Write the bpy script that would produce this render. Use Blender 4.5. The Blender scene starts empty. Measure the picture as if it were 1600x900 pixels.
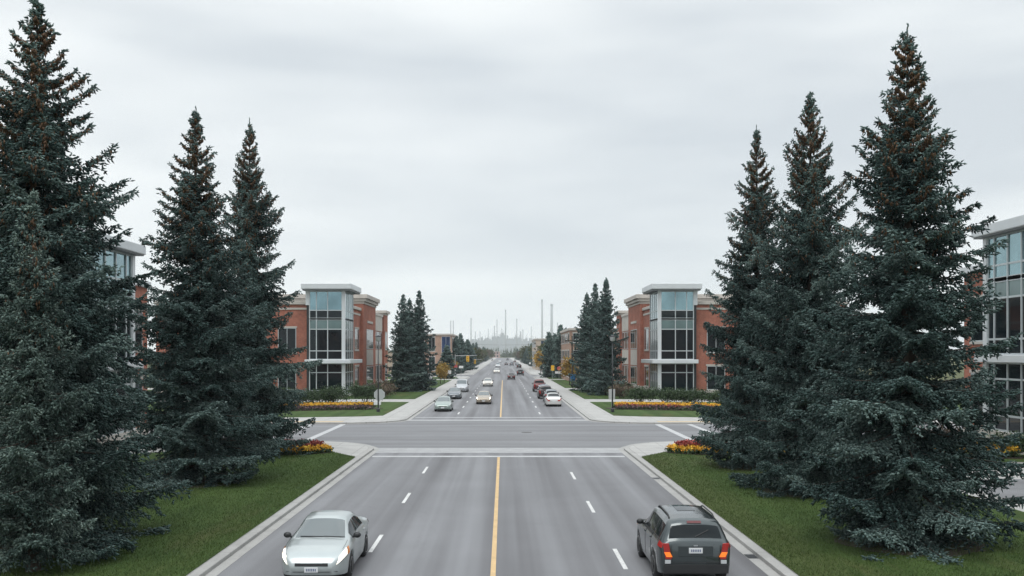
import bpy, math, random
import numpy as np
from math import radians as RAD, pi, sin, cos

# ------------------------------------------------------------------ camera, sky, sun, exposure
sc = bpy.context.scene
COL = sc.collection
H = 5.6
CX = 0.27
cam_d = bpy.data.cameras.new('camera')
cam_d.sensor_width = 36.0
cam_d.lens = 35.0
cam_d.shift_x = 13 / 1600
cam_d.shift_y = 102 / 1600
cam_d.clip_start = 0.5
cam_d.clip_end = 20000
cam = bpy.data.objects.new('camera', cam_d)
cam.location = (CX, 0, H)
cam.rotation_euler = (RAD(90), 0, 0)
COL.objects.link(cam)
sc.camera = cam

SUN_EL, SUN_AZ = 62, 200          # degrees, azimuth clockwise from +Y
world = bpy.data.worlds.new('World')
sc.world = world
world.use_nodes = True
nt = world.node_tree
nt.nodes.clear()
def wn(t, **kw):
    n = nt.nodes.new(t)
    for k, v in kw.items():
        setattr(n, k, v)
    return n
sky = wn('ShaderNodeTexSky', sky_type='NISHITA')
sky.sun_disc = False
sky.sun_elevation = RAD(SUN_EL)
sky.sun_rotation = RAD(SUN_AZ)
tc = wn('ShaderNodeTexCoord')
sep = wn('ShaderNodeSeparateXYZ')
nt.links.new(tc.outputs['Generated'], sep.inputs[0])
def wmath(op, a, b=None, clamp=False):
    n = wn('ShaderNodeMath', operation=op)
    n.use_clamp = clamp
    for i, v in enumerate((a, b)):
        if v is None:
            continue
        if isinstance(v, (int, float)):
            n.inputs[i].default_value = v
        else:
            nt.links.new(v, n.inputs[i])
    return n.outputs[0]
def wnoise(scale, vec, detail, rough):
    mp = wn('ShaderNodeMapping')
    mp.inputs['Scale'].default_value = scale
    mp.inputs['Location'].default_value = vec
    nt.links.new(tc.outputs['Generated'], mp.inputs['Vector'])
    n = wn('ShaderNodeTexNoise')
    n.inputs['Scale'].default_value = 1.0
    n.inputs['Detail'].default_value = detail
    n.inputs['Roughness'].default_value = rough
    n.inputs['Distortion'].default_value = 0.25
    nt.links.new(mp.outputs[0], n.inputs['Vector'])
    return n.outputs['Fac']
c1 = wnoise((1.7, 1.4, 6.5), (0.3, 2.1, 1.45), 3.0, 0.48)
c2 = wnoise((3.0, 2.4, 15.0), (5.3, 1.1, 0.2), 3.0, 0.5)
fac = wmath('ADD', wmath('MULTIPLY', c1, 0.7), wmath('MULTIPLY', c2, 0.3))
ramp = wn('ShaderNodeValToRGB')
ramp.color_ramp.elements[0].position = 0.38
ramp.color_ramp.elements[0].color = (0.600, 0.650, 0.695, 1)
ramp.color_ramp.elements[1].position = 0.60
ramp.color_ramp.elements[1].color = (0.880, 0.915, 0.925, 1)
nt.links.new(fac, ramp.inputs['Fac'])
# an overcast sky is brighter towards the zenith
el = wmath('MULTIPLY', wmath('SUBTRACT', sep.outputs['Z'], 0.36), 1.0 / 0.64, clamp=True)
gain = wmath('ADD', wmath('MULTIPLY', el, 1.5), 1.0)
vm = wn('ShaderNodeVectorMath', operation='SCALE')
nt.links.new(ramp.outputs['Color'], vm.inputs[0])
nt.links.new(gain, vm.inputs['Scale'])
vs = wn('ShaderNodeVectorMath', operation='SCALE')
vs.inputs['Scale'].default_value = 0.06
nt.links.new(sky.outputs['Color'], vs.inputs[0])
mixw = wn('ShaderNodeMix', data_type='RGBA')
mixw.inputs['Factor'].default_value = 0.95
nt.links.new(vs.outputs[0], mixw.inputs['A'])
nt.links.new(vm.outputs[0], mixw.inputs['B'])
bg = wn('ShaderNodeBackground')
bg.inputs['Strength'].default_value = 1.15
out = wn('ShaderNodeOutputWorld')
nt.links.new(mixw.outputs['Result'], bg.inputs['Color'])
nt.links.new(bg.outputs[0], out.inputs['Surface'])

sun_d = bpy.data.lights.new('sun', 'SUN')
sun_d.energy = 1.35
sun_d.angle = RAD(28)
sun_d.color = (1.0, 0.97, 0.93)
sun = bpy.data.objects.new('sun', sun_d)
sun.rotation_euler = (RAD(90 - SUN_EL), 0, RAD(180 - SUN_AZ))
sun.location = (0, -20, 60)
COL.objects.link(sun)

sc.view_settings.view_transform = 'Standard'
sc.view_settings.look = 'None'
sc.view_settings.exposure = 0.0
sc.view_settings.gamma = 1.0
sc.view_settings.use_curve_mapping = False
sc.cycles.max_bounces = 6
sc.cycles.diffuse_bounces = 2
sc.cycles.glossy_bounces = 3
sc.cycles.volume_bounces = 1
sc.cycles.transparent_max_bounces = 8

R = random.Random(7)
def gx(px, py, z=0.0):
    """world point on the plane z under a pixel of the 1600x900 photograph"""
    d = (py - 552) / 1555.5
    Y = (H - z) / d
    return ((px - 787) / 1555.5 * Y + CX, Y)
def xat(px, Y):
    return (px - 787) / 1555.5 * Y + CX
def hat(py, Y):
    return H + (552 - py) / 1555.5 * Y

# ------------------------------------------------------------------ materials
MATS = {}
def new_mat(name):
    m = bpy.data.materials.new(name)
    m.use_nodes = True
    b = m.node_tree.nodes['Principled BSDF']
    return m, m.node_tree, b
def link(t, a, b):
    t.links.new(a, b)
def noise(t, scale, detail=4, rough=0.55, stretch=None, dist=0.0):
    c = t.nodes.new('ShaderNodeTexCoord')
    n = t.nodes.new('ShaderNodeTexNoise')
    n.inputs['Scale'].default_value = scale
    n.inputs['Detail'].default_value = detail
    n.inputs['Roughness'].default_value = rough
    n.inputs['Distortion'].default_value = dist
    if stretch:
        mp = t.nodes.new('ShaderNodeMapping')
        mp.inputs['Scale'].default_value = stretch
        link(t, c.outputs['Object'], mp.inputs['Vector'])
        link(t, mp.outputs[0], n.inputs['Vector'])
    else:
        link(t, c.outputs['Object'], n.inputs['Vector'])
    return n.outputs['Fac']
def rampn(t, fac, stops):
    r = t.nodes.new('ShaderNodeValToRGB')
    e = r.color_ramp.elements
    while len(e) < len(stops):
        e.new(0.5)
    for i, (p, c) in enumerate(stops):
        e[i].position = p
        e[i].color = (c[0], c[1], c[2], 1)
    link(t, fac, r.inputs['Fac'])
    return r.outputs['Color']
def mixc(t, a, b, fac, mode='MIX'):
    m = t.nodes.new('ShaderNodeMix')
    m.data_type = 'RGBA'
    m.blend_type = mode
    for sock, v in (('A', a), ('B', b)):
        if isinstance(v, tuple):
            m.inputs[sock].default_value = (v[0], v[1], v[2], 1)
        else:
            link(t, v, m.inputs[sock])
    if isinstance(fac, (int, float)):
        m.inputs['Factor'].default_value = fac
    else:
        link(t, fac, m.inputs['Factor'])
    return m.outputs['Result']
def bump(t, b, height, strength, dist=0.02):
    n = t.nodes.new('ShaderNodeBump')
    n.inputs['Strength'].default_value = strength
    n.inputs['Distance'].default_value = dist
    link(t, height, n.inputs['Height'])
    link(t, n.outputs[0], b.inputs['Normal'])
def mottled(name, c, var=0.2, scale=3.0, rough=0.8, metal=0.0, spec=None, bumps=0.0, stretch=None, coat=0.0):
    """a plain material whose colour varies a little by noise"""
    if name in MATS:
        return MATS[name]
    m, t, b = new_mat(name)
    f = noise(t, scale, 5, 0.6, stretch)
    lo = tuple(x * (1 - var) for x in c)
    hi = tuple(min(1, x * (1 + var)) for x in c)
    link(t, rampn(t, f, [(0.3, lo), (0.7, hi)]), b.inputs['Base Color'])
    b.inputs['Roughness'].default_value = rough
    b.inputs['Metallic'].default_value = metal
    if spec is not None:
        b.inputs['Specular IOR Level'].default_value = spec
    if coat:
        b.inputs['Coat Weight'].default_value = coat
        b.inputs['Coat Roughness'].default_value = 0.06
    if bumps:
        bump(t, b, f, bumps)
    MATS[name] = m
    return m
def emitter(name, c, strength, base=(0.8, 0.8, 0.8)):
    if name in MATS:
        return MATS[name]
    m, t, b = new_mat(name)
    b.inputs['Base Color'].default_value = (*base, 1)
    b.inputs['Roughness'].default_value = 0.1
    b.inputs['Emission Color'].default_value = (*c, 1)
    b.inputs['Emission Strength'].default_value = strength
    MATS[name] = m
    return m
def paint(name, c, metal=0.35, rough=0.32):
    return mottled('paint_' + name, c, 0.03, 2.0, rough, metal, coat=0.6)

def asphalt_mat(name, stretch, lo=(0.112, 0.111, 0.117), hi=(0.196, 0.199, 0.209)):
    m, t, b = new_mat(name)
    f1 = noise(t, 1.0, 3, 0.5, stretch)
    base = rampn(t, f1, [(0.34, lo), (0.66, hi)])
    f2 = noise(t, 0.22, 5, 0.6)
    base = mixc(t, base, rampn(t, f2, [(0.35, (0.94, 0.94, 0.94)), (0.65, (1.05, 1.05, 1.05))]), 1.0, 'MULTIPLY')
    f3 = noise(t, 38.0, 2, 0.7)
    base = mixc(t, base, rampn(t, f3, [(0.3, (0.80, 0.80, 0.80)), (0.7, (1.18, 1.18, 1.18))]), 1.0, 'MULTIPLY')
    # hairline cracks
    c = t.nodes.new('ShaderNodeTexCoord')
    nz = t.nodes.new('ShaderNodeTexNoise')
    nz.inputs['Scale'].default_value = 0.5
    nz.inputs['Detail'].default_value = 4
    link(t, c.outputs['Object'], nz.inputs['Vector'])
    ad = t.nodes.new('ShaderNodeVectorMath'); ad.operation = 'MULTIPLY_ADD'
    link(t, nz.outputs['Color'], ad.inputs[0])
    ad.inputs[1].default_value = (3.0, 3.0, 0.0)
    link(t, c.outputs['Object'], ad.inputs[2])
    v = t.nodes.new('ShaderNodeTexVoronoi'); v.feature = 'DISTANCE_TO_EDGE'
    v.inputs['Scale'].default_value = 0.085
    link(t, ad.outputs[0], v.inputs['Vector'])
    cr = rampn(t, v.outputs['Distance'], [(0.0, (0.62, 0.62, 0.62)), (0.0028, (1, 1, 1))])
    base = mixc(t, base, cr, 0.18, 'MULTIPLY')
    link(t, base, b.inputs['Base Color'])
    b.inputs['Roughness'].default_value = 0.78
    b.inputs['Specular IOR Level'].default_value = 0.35
    bump(t, b, f3, 0.25, 0.01)
    MATS[name] = m
    return m
M_ROAD = asphalt_mat('asphalt_road', (0.95, 0.012, 1.0))
M_CROSS = asphalt_mat('asphalt_crossing', (0.03, 0.55, 1.0), (0.135, 0.135, 0.141), (0.184, 0.187, 0.195))

def concrete_mat(name, c, joint=0.0):
    m, t, b = new_mat(name)
    f = noise(t, 0.9, 6, 0.65)
    base = rampn(t, f, [(0.3, tuple(x * 0.85 for x in c)), (0.7, tuple(x * 1.10 for x in c))])
    f3 = noise(t, 22, 3, 0.7)
    base = mixc(t, base, rampn(t, f3, [(0.3, (0.86, 0.86, 0.85)), (0.7, (1.1, 1.1, 1.1))]), 1.0, 'MULTIPLY')
    if joint:
        cc = t.nodes.new('ShaderNodeTexCoord')
        br = t.nodes.new('ShaderNodeTexBrick')
        br.offset = 0.0
        br.inputs['Scale'].default_value = 1.0
        br.inputs['Color1'].default_value = (1, 1, 1, 1)
        br.inputs['Color2'].default_value = (0.94, 0.94, 0.94, 1)
        br.inputs['Mortar'].default_value = (0.6, 0.6, 0.58, 1)
        br.inputs['Mortar Size'].default_value = 0.018
        br.inputs['Brick Width'].default_value = joint
        br.inputs['Row Height'].default_value = joint
        link(t, cc.outputs['Object'], br.inputs['Vector'])
        base = mixc(t, base, br.outputs['Color'], 1.0, 'MULTIPLY')
    link(t, base, b.inputs['Base Color'])
    b.inputs['Roughness'].default_value = 0.85
    bump(t, b, f3, 0.15, 0.01)
    MATS[name] = m
    return m
M_WALK = concrete_mat('concrete_walk', (0.36, 0.355, 0.345), 1.6)
M_KERB = concrete_mat('concrete_kerb', (0.33, 0.325, 0.315), 3.05)

def grass_mat(name, a, bcol, stripes=True):
    m, t, b = new_mat(name)
    f = noise(t, 0.35, 5, 0.6)
    base = rampn(t, f, [(0.3, a), (0.7, bcol)])
    if stripes:
        fs = noise(t, 1.0, 2, 0.5, (1.1, 0.03, 1))
        base = mixc(t, base, rampn(t, fs, [(0.35, (0.8, 0.82, 0.8)), (0.65, (1.2, 1.18, 1.25))]), 1.0, 'MULTIPLY')
    fb = noise(t, 0.5, 4, 0.65, (1.0, 0.22, 1))
    base = mixc(t, base, (0.088, 0.080, 0.034), rampn(t, fb, [(0.56, (0, 0, 0)), (0.74, (0.75, 0.75, 0.75))]))
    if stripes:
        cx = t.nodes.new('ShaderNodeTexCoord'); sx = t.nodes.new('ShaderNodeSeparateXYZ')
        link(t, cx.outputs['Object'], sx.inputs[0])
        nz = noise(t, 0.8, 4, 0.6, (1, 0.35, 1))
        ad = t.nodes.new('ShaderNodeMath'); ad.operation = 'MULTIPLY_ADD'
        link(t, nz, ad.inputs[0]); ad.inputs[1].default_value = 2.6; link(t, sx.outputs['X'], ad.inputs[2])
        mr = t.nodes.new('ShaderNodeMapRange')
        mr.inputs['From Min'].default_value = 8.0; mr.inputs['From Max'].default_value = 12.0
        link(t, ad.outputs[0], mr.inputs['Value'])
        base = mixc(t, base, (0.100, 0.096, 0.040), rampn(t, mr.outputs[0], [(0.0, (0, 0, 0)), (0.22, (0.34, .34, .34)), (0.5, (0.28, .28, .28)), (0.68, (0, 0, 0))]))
    f3 = noise(t, 30, 4, 0.7)
    base = mixc(t, base, rampn(t, f3, [(0.3, (0.72, 0.74, 0.68)), (0.7, (1.22, 1.20, 1.2))]), 1.0, 'MULTIPLY')
    link(t, base, b.inputs['Base Color'])
    b.inputs['Roughness'].default_value = 0.9
    b.inputs['Specular IOR Level'].default_value = 0.15
    bump(t, b, f3, 0.6, 0.04)
    MATS[name] = m
    return m
M_LAWN = grass_mat('lawn_grass', (0.031, 0.060, 0.014), (0.053, 0.086, 0.023))
M_GROUND = grass_mat('ground_grass', (0.060, 0.072, 0.032), (0.095, 0.100, 0.050), False)

def tinted_mat(name, stops, rough=0.7, spec=0.25, trans=0.0):
    """foliage: colour picked per leaf or shoot from the 'tint' attribute"""
    m, t, b = new_mat(name)
    at = t.nodes.new('ShaderNodeAttribute')
    at.attribute_name = 'tint'
    oi = t.nodes.new('ShaderNodeObjectInfo')
    base = rampn(t, at.outputs['Fac'], stops)
    base = mixc(t, base, rampn(t, oi.outputs['Random'], [(0.0, (0.88, 0.9, 0.9)), (1.0, (1.1, 1.08, 1.05))]), 1.0, 'MULTIPLY')
    link(t, base, b.inputs['Base Color'])
    b.inputs['Roughness'].default_value = rough
    b.inputs['Specular IOR Level'].default_value = spec
    MATS[name] = m
    return m
M_SPRUCE = tinted_mat('spruce_needles', [(0.0, (0.012, 0.027, 0.026)), (0.42, (0.050, 0.090, 0.084)), (1.0, (0.195, 0.265, 0.245))])
M_PALE = tinted_mat('pale_spruce_needles', [(0.0, (0.016, 0.032, 0.029)), (0.45, (0.060, 0.096, 0.085)), (1.0, (0.205, 0.268, 0.240))])
M_CONE = tinted_mat('spruce_cones', [(0.0, (0.080, 0.048, 0.030)), (1.0, (0.220, 0.132, 0.080))])
M_SHRUB = tinted_mat('shrub_leaves', [(0.0, (0.020, 0.040, 0.018)), (0.6, (0.042, 0.072, 0.032)), (1.0, (0.080, 0.118, 0.055))])
M_DECID = tinted_mat('green_leaves', [(0.0, (0.040, 0.052, 0.022)), (1.0, (0.105, 0.115, 0.050))])
M_AUTUMN = tinted_mat('autumn_leaves', [(0.0, (0.17, 0.085, 0.022)), (0.5, (0.30, 0.185, 0.035)), (1.0, (0.40, 0.29, 0.075))])
M_BARE = tinted_mat('brown_leaves', [(0.0, (0.060, 0.045, 0.034)), (1.0, (0.140, 0.105, 0.075))])
M_YEL = tinted_mat('yellow_petals', [(0.0, (0.44, 0.165, 0.016)), (0.5, (0.60, 0.34, 0.03)), (1.0, (0.72, 0.52, 0.08))])
M_RED = tinted_mat('red_petals', [(0.0, (0.15, 0.024, 0.024)), (0.5, (0.29, 0.055, 0.050)), (1.0, (0.40, 0.14, 0.11))])
M_PURPLE = tinted_mat('purple_leaves', [(0.0, (0.060, 0.035, 0.038)), (1.0, (0.150, 0.095, 0.100))])
M_BLADE = tinted_mat('grass_blades', [(0.0, (0.032, 0.062, 0.013)), (0.6, (0.062, 0.096, 0.025)), (1.0, (0.130, 0.140, 0.055))])
M_BARK = mottled('bark', (0.055, 0.042, 0.033), 0.4, 9, 0.95, bumps=0.6, stretch=(1, 1, 0.2))
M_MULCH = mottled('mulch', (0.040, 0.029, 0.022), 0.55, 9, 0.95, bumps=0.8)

def brick_mat(name, a, bcol, mortar):
    m, t, b = new_mat(name)
    c = t.nodes.new('ShaderNodeTexCoord')
    s = t.nodes.new('ShaderNodeSeparateXYZ')
    link(t, c.outputs['Object'], s.inputs[0])
    ad = t.nodes.new('ShaderNodeMath'); ad.operation = 'ADD'
    link(t, s.outputs['X'], ad.inputs[0]); link(t, s.outputs['Y'], ad.inputs[1])
    cb = t.nodes.new('ShaderNodeCombineXYZ')
    link(t, ad.outputs[0], cb.inputs['X']); link(t, s.outputs['Z'], cb.inputs['Y'])
    br = t.nodes.new('ShaderNodeTexBrick')
    br.inputs['Scale'].default_value = 1.0
    br.inputs['Brick Width'].default_value = 0.23
    br.inputs['Row Height'].default_value = 0.075
    br.inputs['Mortar Size'].default_value = 0.008
    br.inputs['Color1'].default_value = (*a, 1)
    br.inputs['Color2'].default_value = (*bcol, 1)
    br.inputs['Mortar'].default_value = (*mortar, 1)
    link(t, cb.outputs[0], br.inputs['Vector'])
    f = noise(t, 0.6, 5, 0.6)
    base = mixc(t, br.outputs['Color'], rampn(t, f, [(0.3, (0.72, 0.72, 0.73)), (0.7, (1.2, 1.18, 1.16))]), 1.0, 'MULTIPLY')
    base = mixc(t, base, rampn(t, noise(t, 5.0, 4, 0.7, (1, 1, 0.5)), [(0.3, (0.84, 0.84, 0.85)), (0.7, (1.14, 1.13, 1.12))]), 1.0, 'MULTIPLY')
    link(t, base, b.inputs['Base Color'])
    b.inputs['Roughness'].default_value = 0.9
    b.inputs['Specular IOR Level'].default_value = 0.2
    bump(t, b, br.outputs['Fac'], -0.3, 0.01)
    MATS[name] = m
    return m
M_BRICK = brick_mat('red_brick', (0.385, 0.132, 0.084), (0.310, 0.100, 0.066), (0.26, 0.20, 0.17))
M_TAN = brick_mat('tan_brick', (0.38, 0.24, 0.175), (0.32, 0.20, 0.145), (0.36, 0.30, 0.26))
M_STONE = mottled('pale_stone', (0.44, 0.41, 0.375), 0.12, 1.3, 0.85, bumps=0.15)
M_ALU = mottled('white_aluminium', (0.56, 0.585, 0.60), 0.05, 0.7, 0.45, 0.2)
M_FRAME = mottled('grey_frame', (0.46, 0.50, 0.515), 0.06, 2, 0.4, 0.3)
M_SOFFIT = mottled('soffit_grey', (0.20, 0.21, 0.22), 0.08, 1, 0.7)
def glass_mat(name, c, rough=0.04, spec=0.5, metal=0.0, wav=0.03):
    m, t, b = new_mat(name)
    f = noise(t, 0.35, 3, 0.5)
    link(t, rampn(t, f, [(0.3, tuple(x * 0.75 for x in c)), (0.7, tuple(x * 1.25 for x in c))]), b.inputs['Base Color'])
    b.inputs['Roughness'].default_value = rough
    b.inputs['Specular IOR Level'].default_value = spec
    b.inputs['Metallic'].default_value = metal
    bump(t, b, noise(t, 0.5, 1, 0.4), wav, 0.05)
    MATS[name] = m
    return m
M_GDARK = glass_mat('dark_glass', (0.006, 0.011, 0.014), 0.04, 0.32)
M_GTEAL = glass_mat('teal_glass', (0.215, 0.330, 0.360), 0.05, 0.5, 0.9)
M_GSPAN = glass_mat('spandrel_glass', (0.130, 0.190, 0.190), 0.15, 0.5, 0.2)
M_GBLUE = glass_mat('blue_glass', (0.020, 0.045, 0.105), 0.05, 0.6)
M_WIND = glass_mat('windshield_glass', (0.075, 0.095, 0.100), 0.05, 1.0, 0.0, 0.0)
M_CARGLASS = glass_mat('car_side_glass', (0.008, 0.012, 0.014), 0.06, 0.25, 0.0, 0.0)
M_BLACK = mottled('black_trim', (0.014, 0.015, 0.016), 0.2, 6, 0.5)
M_TYRE = mottled('tyre_rubber', (0.018, 0.018, 0.019), 0.3, 12, 0.85)
M_RIM = mottled('alloy_rim', (0.34, 0.35, 0.36), 0.1, 6, 0.35, 0.7)
M_POLE = mottled('dark_pole', (0.035, 0.038, 0.042), 0.15, 3, 0.5, 0.3)
M_GALV = mottled('galvanised_steel', (0.33, 0.34, 0.35), 0.1, 4, 0.5, 0.5)
def worn_paint(name, c, keep=0.42):
    m, t, b = new_mat(name)
    base = rampn(t, noise(t, 1.3, 4, 0.6), [(0.3, tuple(x * .82 for x in c)), (0.7, tuple(x * 1.1 for x in c))])
    f = noise(t, 16, 5, 0.75)
    base = mixc(t, (0.17, 0.17, 0.175), base, rampn(t, f, [(keep - .10, (0.15, .15, .15)), (keep + .06, (1, 1, 1))]))
    link(t, base, b.inputs['Base Color'])
    b.inputs['Roughness'].default_value = 0.8
    MATS[name] = m
    return m
M_WHITEP = worn_paint('white_road_paint', (0.58, 0.58, 0.57))
M_WORN = worn_paint('worn_crossing_paint', (0.315, 0.318, 0.323), 0.44)
M_YELP = worn_paint('yellow_road_paint', (0.56, 0.385, 0.190), 0.41)
M_TACT = mottled('ramp_plate', (0.42, 0.335, 0.225), 0.1, 4, 0.85)
M_SIGNW = mottled('sign_white', (0.66, 0.67, 0.67), 0.04, 3, 0.5)
M_SIGNBACK = mottled('sign_back', (0.43, 0.445, 0.45), 0.06, 3, 0.5, 0.3)
M_PLATE = mottled('plate_white', (0.60, 0.61, 0.62), 0.05, 20, 0.5)
M_INK = mottled('plate_ink', (0.10, 0.13, 0.22), 0.1, 9, 0.6)
M_REDL = mottled('red_lens', (0.32, 0.018, 0.015), 0.1, 9, 0.15, coat=0.5)
M_CLEARL = mottled('clear_lens', (0.55, 0.57, 0.58), 0.1, 12, 0.12, 0.3, coat=0.6)
M_HEAD = emitter('lit_headlight', (1.0, 0.90, 0.72), 1.6)
M_TURN = emitter('lit_indicator', (1.0, 0.16, 0.015), 0.6, (0.6, 0.2, 0.03))
M_AMBER = mottled('amber_lens', (0.55, 0.20, 0.06), 0.1, 9, 0.2)

# ------------------------------------------------------------------ helpers
def meta(o, label=None, cat=None, group=None, kind=None):
    if label: o['label'] = label
    if cat: o['category'] = cat
    if group: o['group'] = group
    if kind: o['kind'] = kind
    return o
def thing(name, label, cat, loc=(0, 0, 0), rz=0.0, group=None):
    o = bpy.data.objects.new(name, None)
    o.empty_display_size = 0.3
    COL.objects.link(o)
    o.location = loc
    o.rotation_euler = (0, 0, rz)
    return meta(o, label, cat, group)
class MB:
    def __init__(s):
        s.v, s.f = [], []
    def add(s, verts, faces):
        n = len(s.v)
        s.v += [tuple(p) for p in verts]
        s.f += [tuple(i + n for i in f) for f in faces]
        return s
    def box(s, x0, x1, y0, y1, z0, z1):
        x0, x1 = min(x0, x1), max(x0, x1)
        y0, y1 = min(y0, y1), max(y0, y1)
        return s.add([(x0, y0, z0), (x1, y0, z0), (x1, y1, z0), (x0, y1, z0), (x0, y0, z1), (x1, y0, z1), (x1, y1, z1), (x0, y1, z1)],
                     [(3, 2, 1, 0), (4, 5, 6, 7), (0, 1, 5, 4), (1, 2, 6, 5), (2, 3, 7, 6), (3, 0, 4, 7)])
    def tube(s, pts, rad, n=8, caps=True):
        pts = [np.array(p, float) for p in pts]
        rings = []
        for i, p in enumerate(pts):
            d = pts[min(i + 1, len(pts) - 1)] - pts[max(i - 1, 0)]
            d /= np.linalg.norm(d)
            a = np.cross(d, (0, 0, 1.0) if abs(d[2]) < 0.9 else (1.0, 0, 0))
            a /= np.linalg.norm(a)
            b = np.cross(d, a)
            r = rad[i] if isinstance(rad, (list, tuple)) else rad
            rings.append([p + r * (a * cos(2 * pi * k / n) + b * sin(2 * pi * k / n)) for k in range(n)])
        vs = [q for ring in rings for q in ring]
        fs = []
        for i in range(len(pts) - 1):
            for k in range(n):
                fs.append((i * n + k, i * n + (k + 1) % n, (i + 1) * n + (k + 1) % n, (i + 1) * n + k))
        if caps:
            fs.append(tuple(range(n))[::-1])
            fs.append(tuple((len(pts) - 1) * n + k for k in range(n)))
        return s.add(vs, fs)
    def prism(s, poly, z0, z1):
        n = len(poly)
        vs = [(x, y, z0) for x, y in poly] + [(x, y, z1) for x, y in poly]
        fs = [tuple(range(n))[::-1], tuple(range(n, 2 * n))]
        for i in range(n):
            j = (i + 1) % n
            fs.append((i, j, n + j, n + i))
        return s.add(vs, fs)
    def lathe(s, prof, c, axis='z', n=20):
        """prof: (radius, along) pairs about an axis through c"""
        vs = []
        for r, a in prof:
            for k in range(n):
                u, w = r * cos(2 * pi * k / n), r * sin(2 * pi * k / n)
                vs.append({'z': (c[0] + u, c[1] + w, c[2] + a), 'x': (c[0] + a, c[1] + u, c[2] + w), 'y': (c[0] + u, c[1] + a, c[2] + w)}[axis])
        fs = []
        for i in range(len(prof) - 1):
            for k in range(n):
                fs.append((i * n + k, i * n + (k + 1) % n, (i + 1) * n + (k + 1) % n, (i + 1) * n + k))
        fs.append(tuple(range(n))[::-1]); fs.append(tuple((len(prof) - 1) * n + k for k in range(n)))
        return s.add(vs, fs)
    def build(s, name, mat, parent=None, smooth=False, bevel=0.0, kind=None):
        me = bpy.data.meshes.new(name)
        me.from_pydata(s.v, [], s.f)
        me.materials.append(mat)
        if smooth:
            me.polygons.foreach_set('use_smooth', [True] * len(me.polygons))
        me.update()
        o = bpy.data.objects.new(name, me)
        COL.objects.link(o)
        if parent: o.parent = parent
        if kind: o['kind'] = kind
        if bevel:
            bv = o.modifiers.new('bevel', 'BEVEL')
            bv.width = bevel
            bv.segments = 2
            bv.limit_method = 'ANGLE'
        return o
def np_mesh(name, V, F, mat, tint=None, parent=None, smooth=False):
    """V (n,3), F (m,k) index array with k constant, tint per vertex"""
    me = bpy.data.meshes.new(name)
    k = F.shape[1]
    me.vertices.add(len(V)); me.vertices.foreach_set('co', V.astype(np.float32).ravel())
    me.loops.add(F.size); me.loops.foreach_set('vertex_index', F.astype(np.int32).ravel())
    me.polygons.add(len(F))
    me.polygons.foreach_set('loop_start', np.arange(0, F.size, k, dtype=np.int32))
    me.polygons.foreach_set('loop_total', np.full(len(F), k, dtype=np.int32))
    if smooth:
        me.polygons.foreach_set('use_smooth', np.ones(len(F), dtype=bool))
    if tint is not None:
        a = me.attributes.new('tint', 'FLOAT', 'POINT')
        a.data.foreach_set('value', tint.astype(np.float32))
    me.materials.append(mat)
    me.update(calc_edges=True)
    me.validate()
    if parent is False:
        return me
    o = bpy.data.objects.new(name, me)
    COL.objects.link(o)
    if parent: o.parent = parent
    return o
def obj_of(name, me, parent=None):
    o = bpy.data.objects.new(name, me)
    COL.objects.link(o)
    if parent: o.parent = parent
    return o

def unit(a):
    return a / np.maximum(np.linalg.norm(a, axis=-1, keepdims=True), 1e-9)
def spindles(o, d, ln, w, tint, rng):
    """three-sided spindles: a needle-covered shoot each"""
    n = len(o)
    d = unit(d)
    up = np.where(np.abs(d[:, 2:3]) < 0.9, np.array([[0, 0, 1.0]]), np.array([[1.0, 0, 0]]))
    a = unit(np.cross(d, up)); b = np.cross(d, a)
    ph = rng.random(n) * 2 * pi
    V = np.empty((n, 5, 3))
    V[:, 0] = o
    for k in range(3):
        an = (ph + 2 * pi * k / 3)[:, None]
        V[:, 1 + k] = o + d * (ln * 0.42)[:, None] + (a * np.cos(an) + b * np.sin(an)) * w[:, None]
    V[:, 4] = o + d * ln[:, None]
    base = np.array([[0, 1, 2], [0, 2, 3], [0, 3, 1], [4, 2, 1], [4, 3, 2], [4, 1, 3]])
    F = (np.arange(n)[:, None, None] * 5 + base[None]).reshape(-1, 3)
    return V.reshape(-1, 3), F, np.repeat(tint, 5)
def leaves(o, size, tint, rng, flat=0.0):
    """diamond leaves with random orientation"""
    n = len(o)
    d = unit(rng.normal(size=(n, 3)))
    e = rng.normal(size=(n, 3)); e[:, 2] *= (1 - flat)
    d[:, 2] *= (1 - flat)
    d = unit(d)
    e = unit(e - d * np.sum(e * d, 1, keepdims=True))
    s = size[:, None] if hasattr(size, '__len__') else size
    V = np.stack([o - d * s, o + e * s * 0.6, o + d * s, o - e * s * 0.6], 1)
    F = np.arange(n * 4).reshape(n, 4)
    return V.reshape(-1, 3), F, np.repeat(tint, 4)
def blades(o, h, tint, rng, lean=0.5):
    n = len(o)
    an = rng.random(n) * 2 * pi
    w = np.stack([np.cos(an), np.sin(an), np.zeros(n)], 1) * 0.010
    tip = np.stack([rng.normal(size=n) * lean * h, rng.normal(size=n) * lean * h, h], 1)
    V = np.stack([o - w, o + w, o + tip], 1)
    return V.reshape(-1, 3), np.arange(n * 3).reshape(n, 3), np.repeat(tint, 3)

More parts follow.
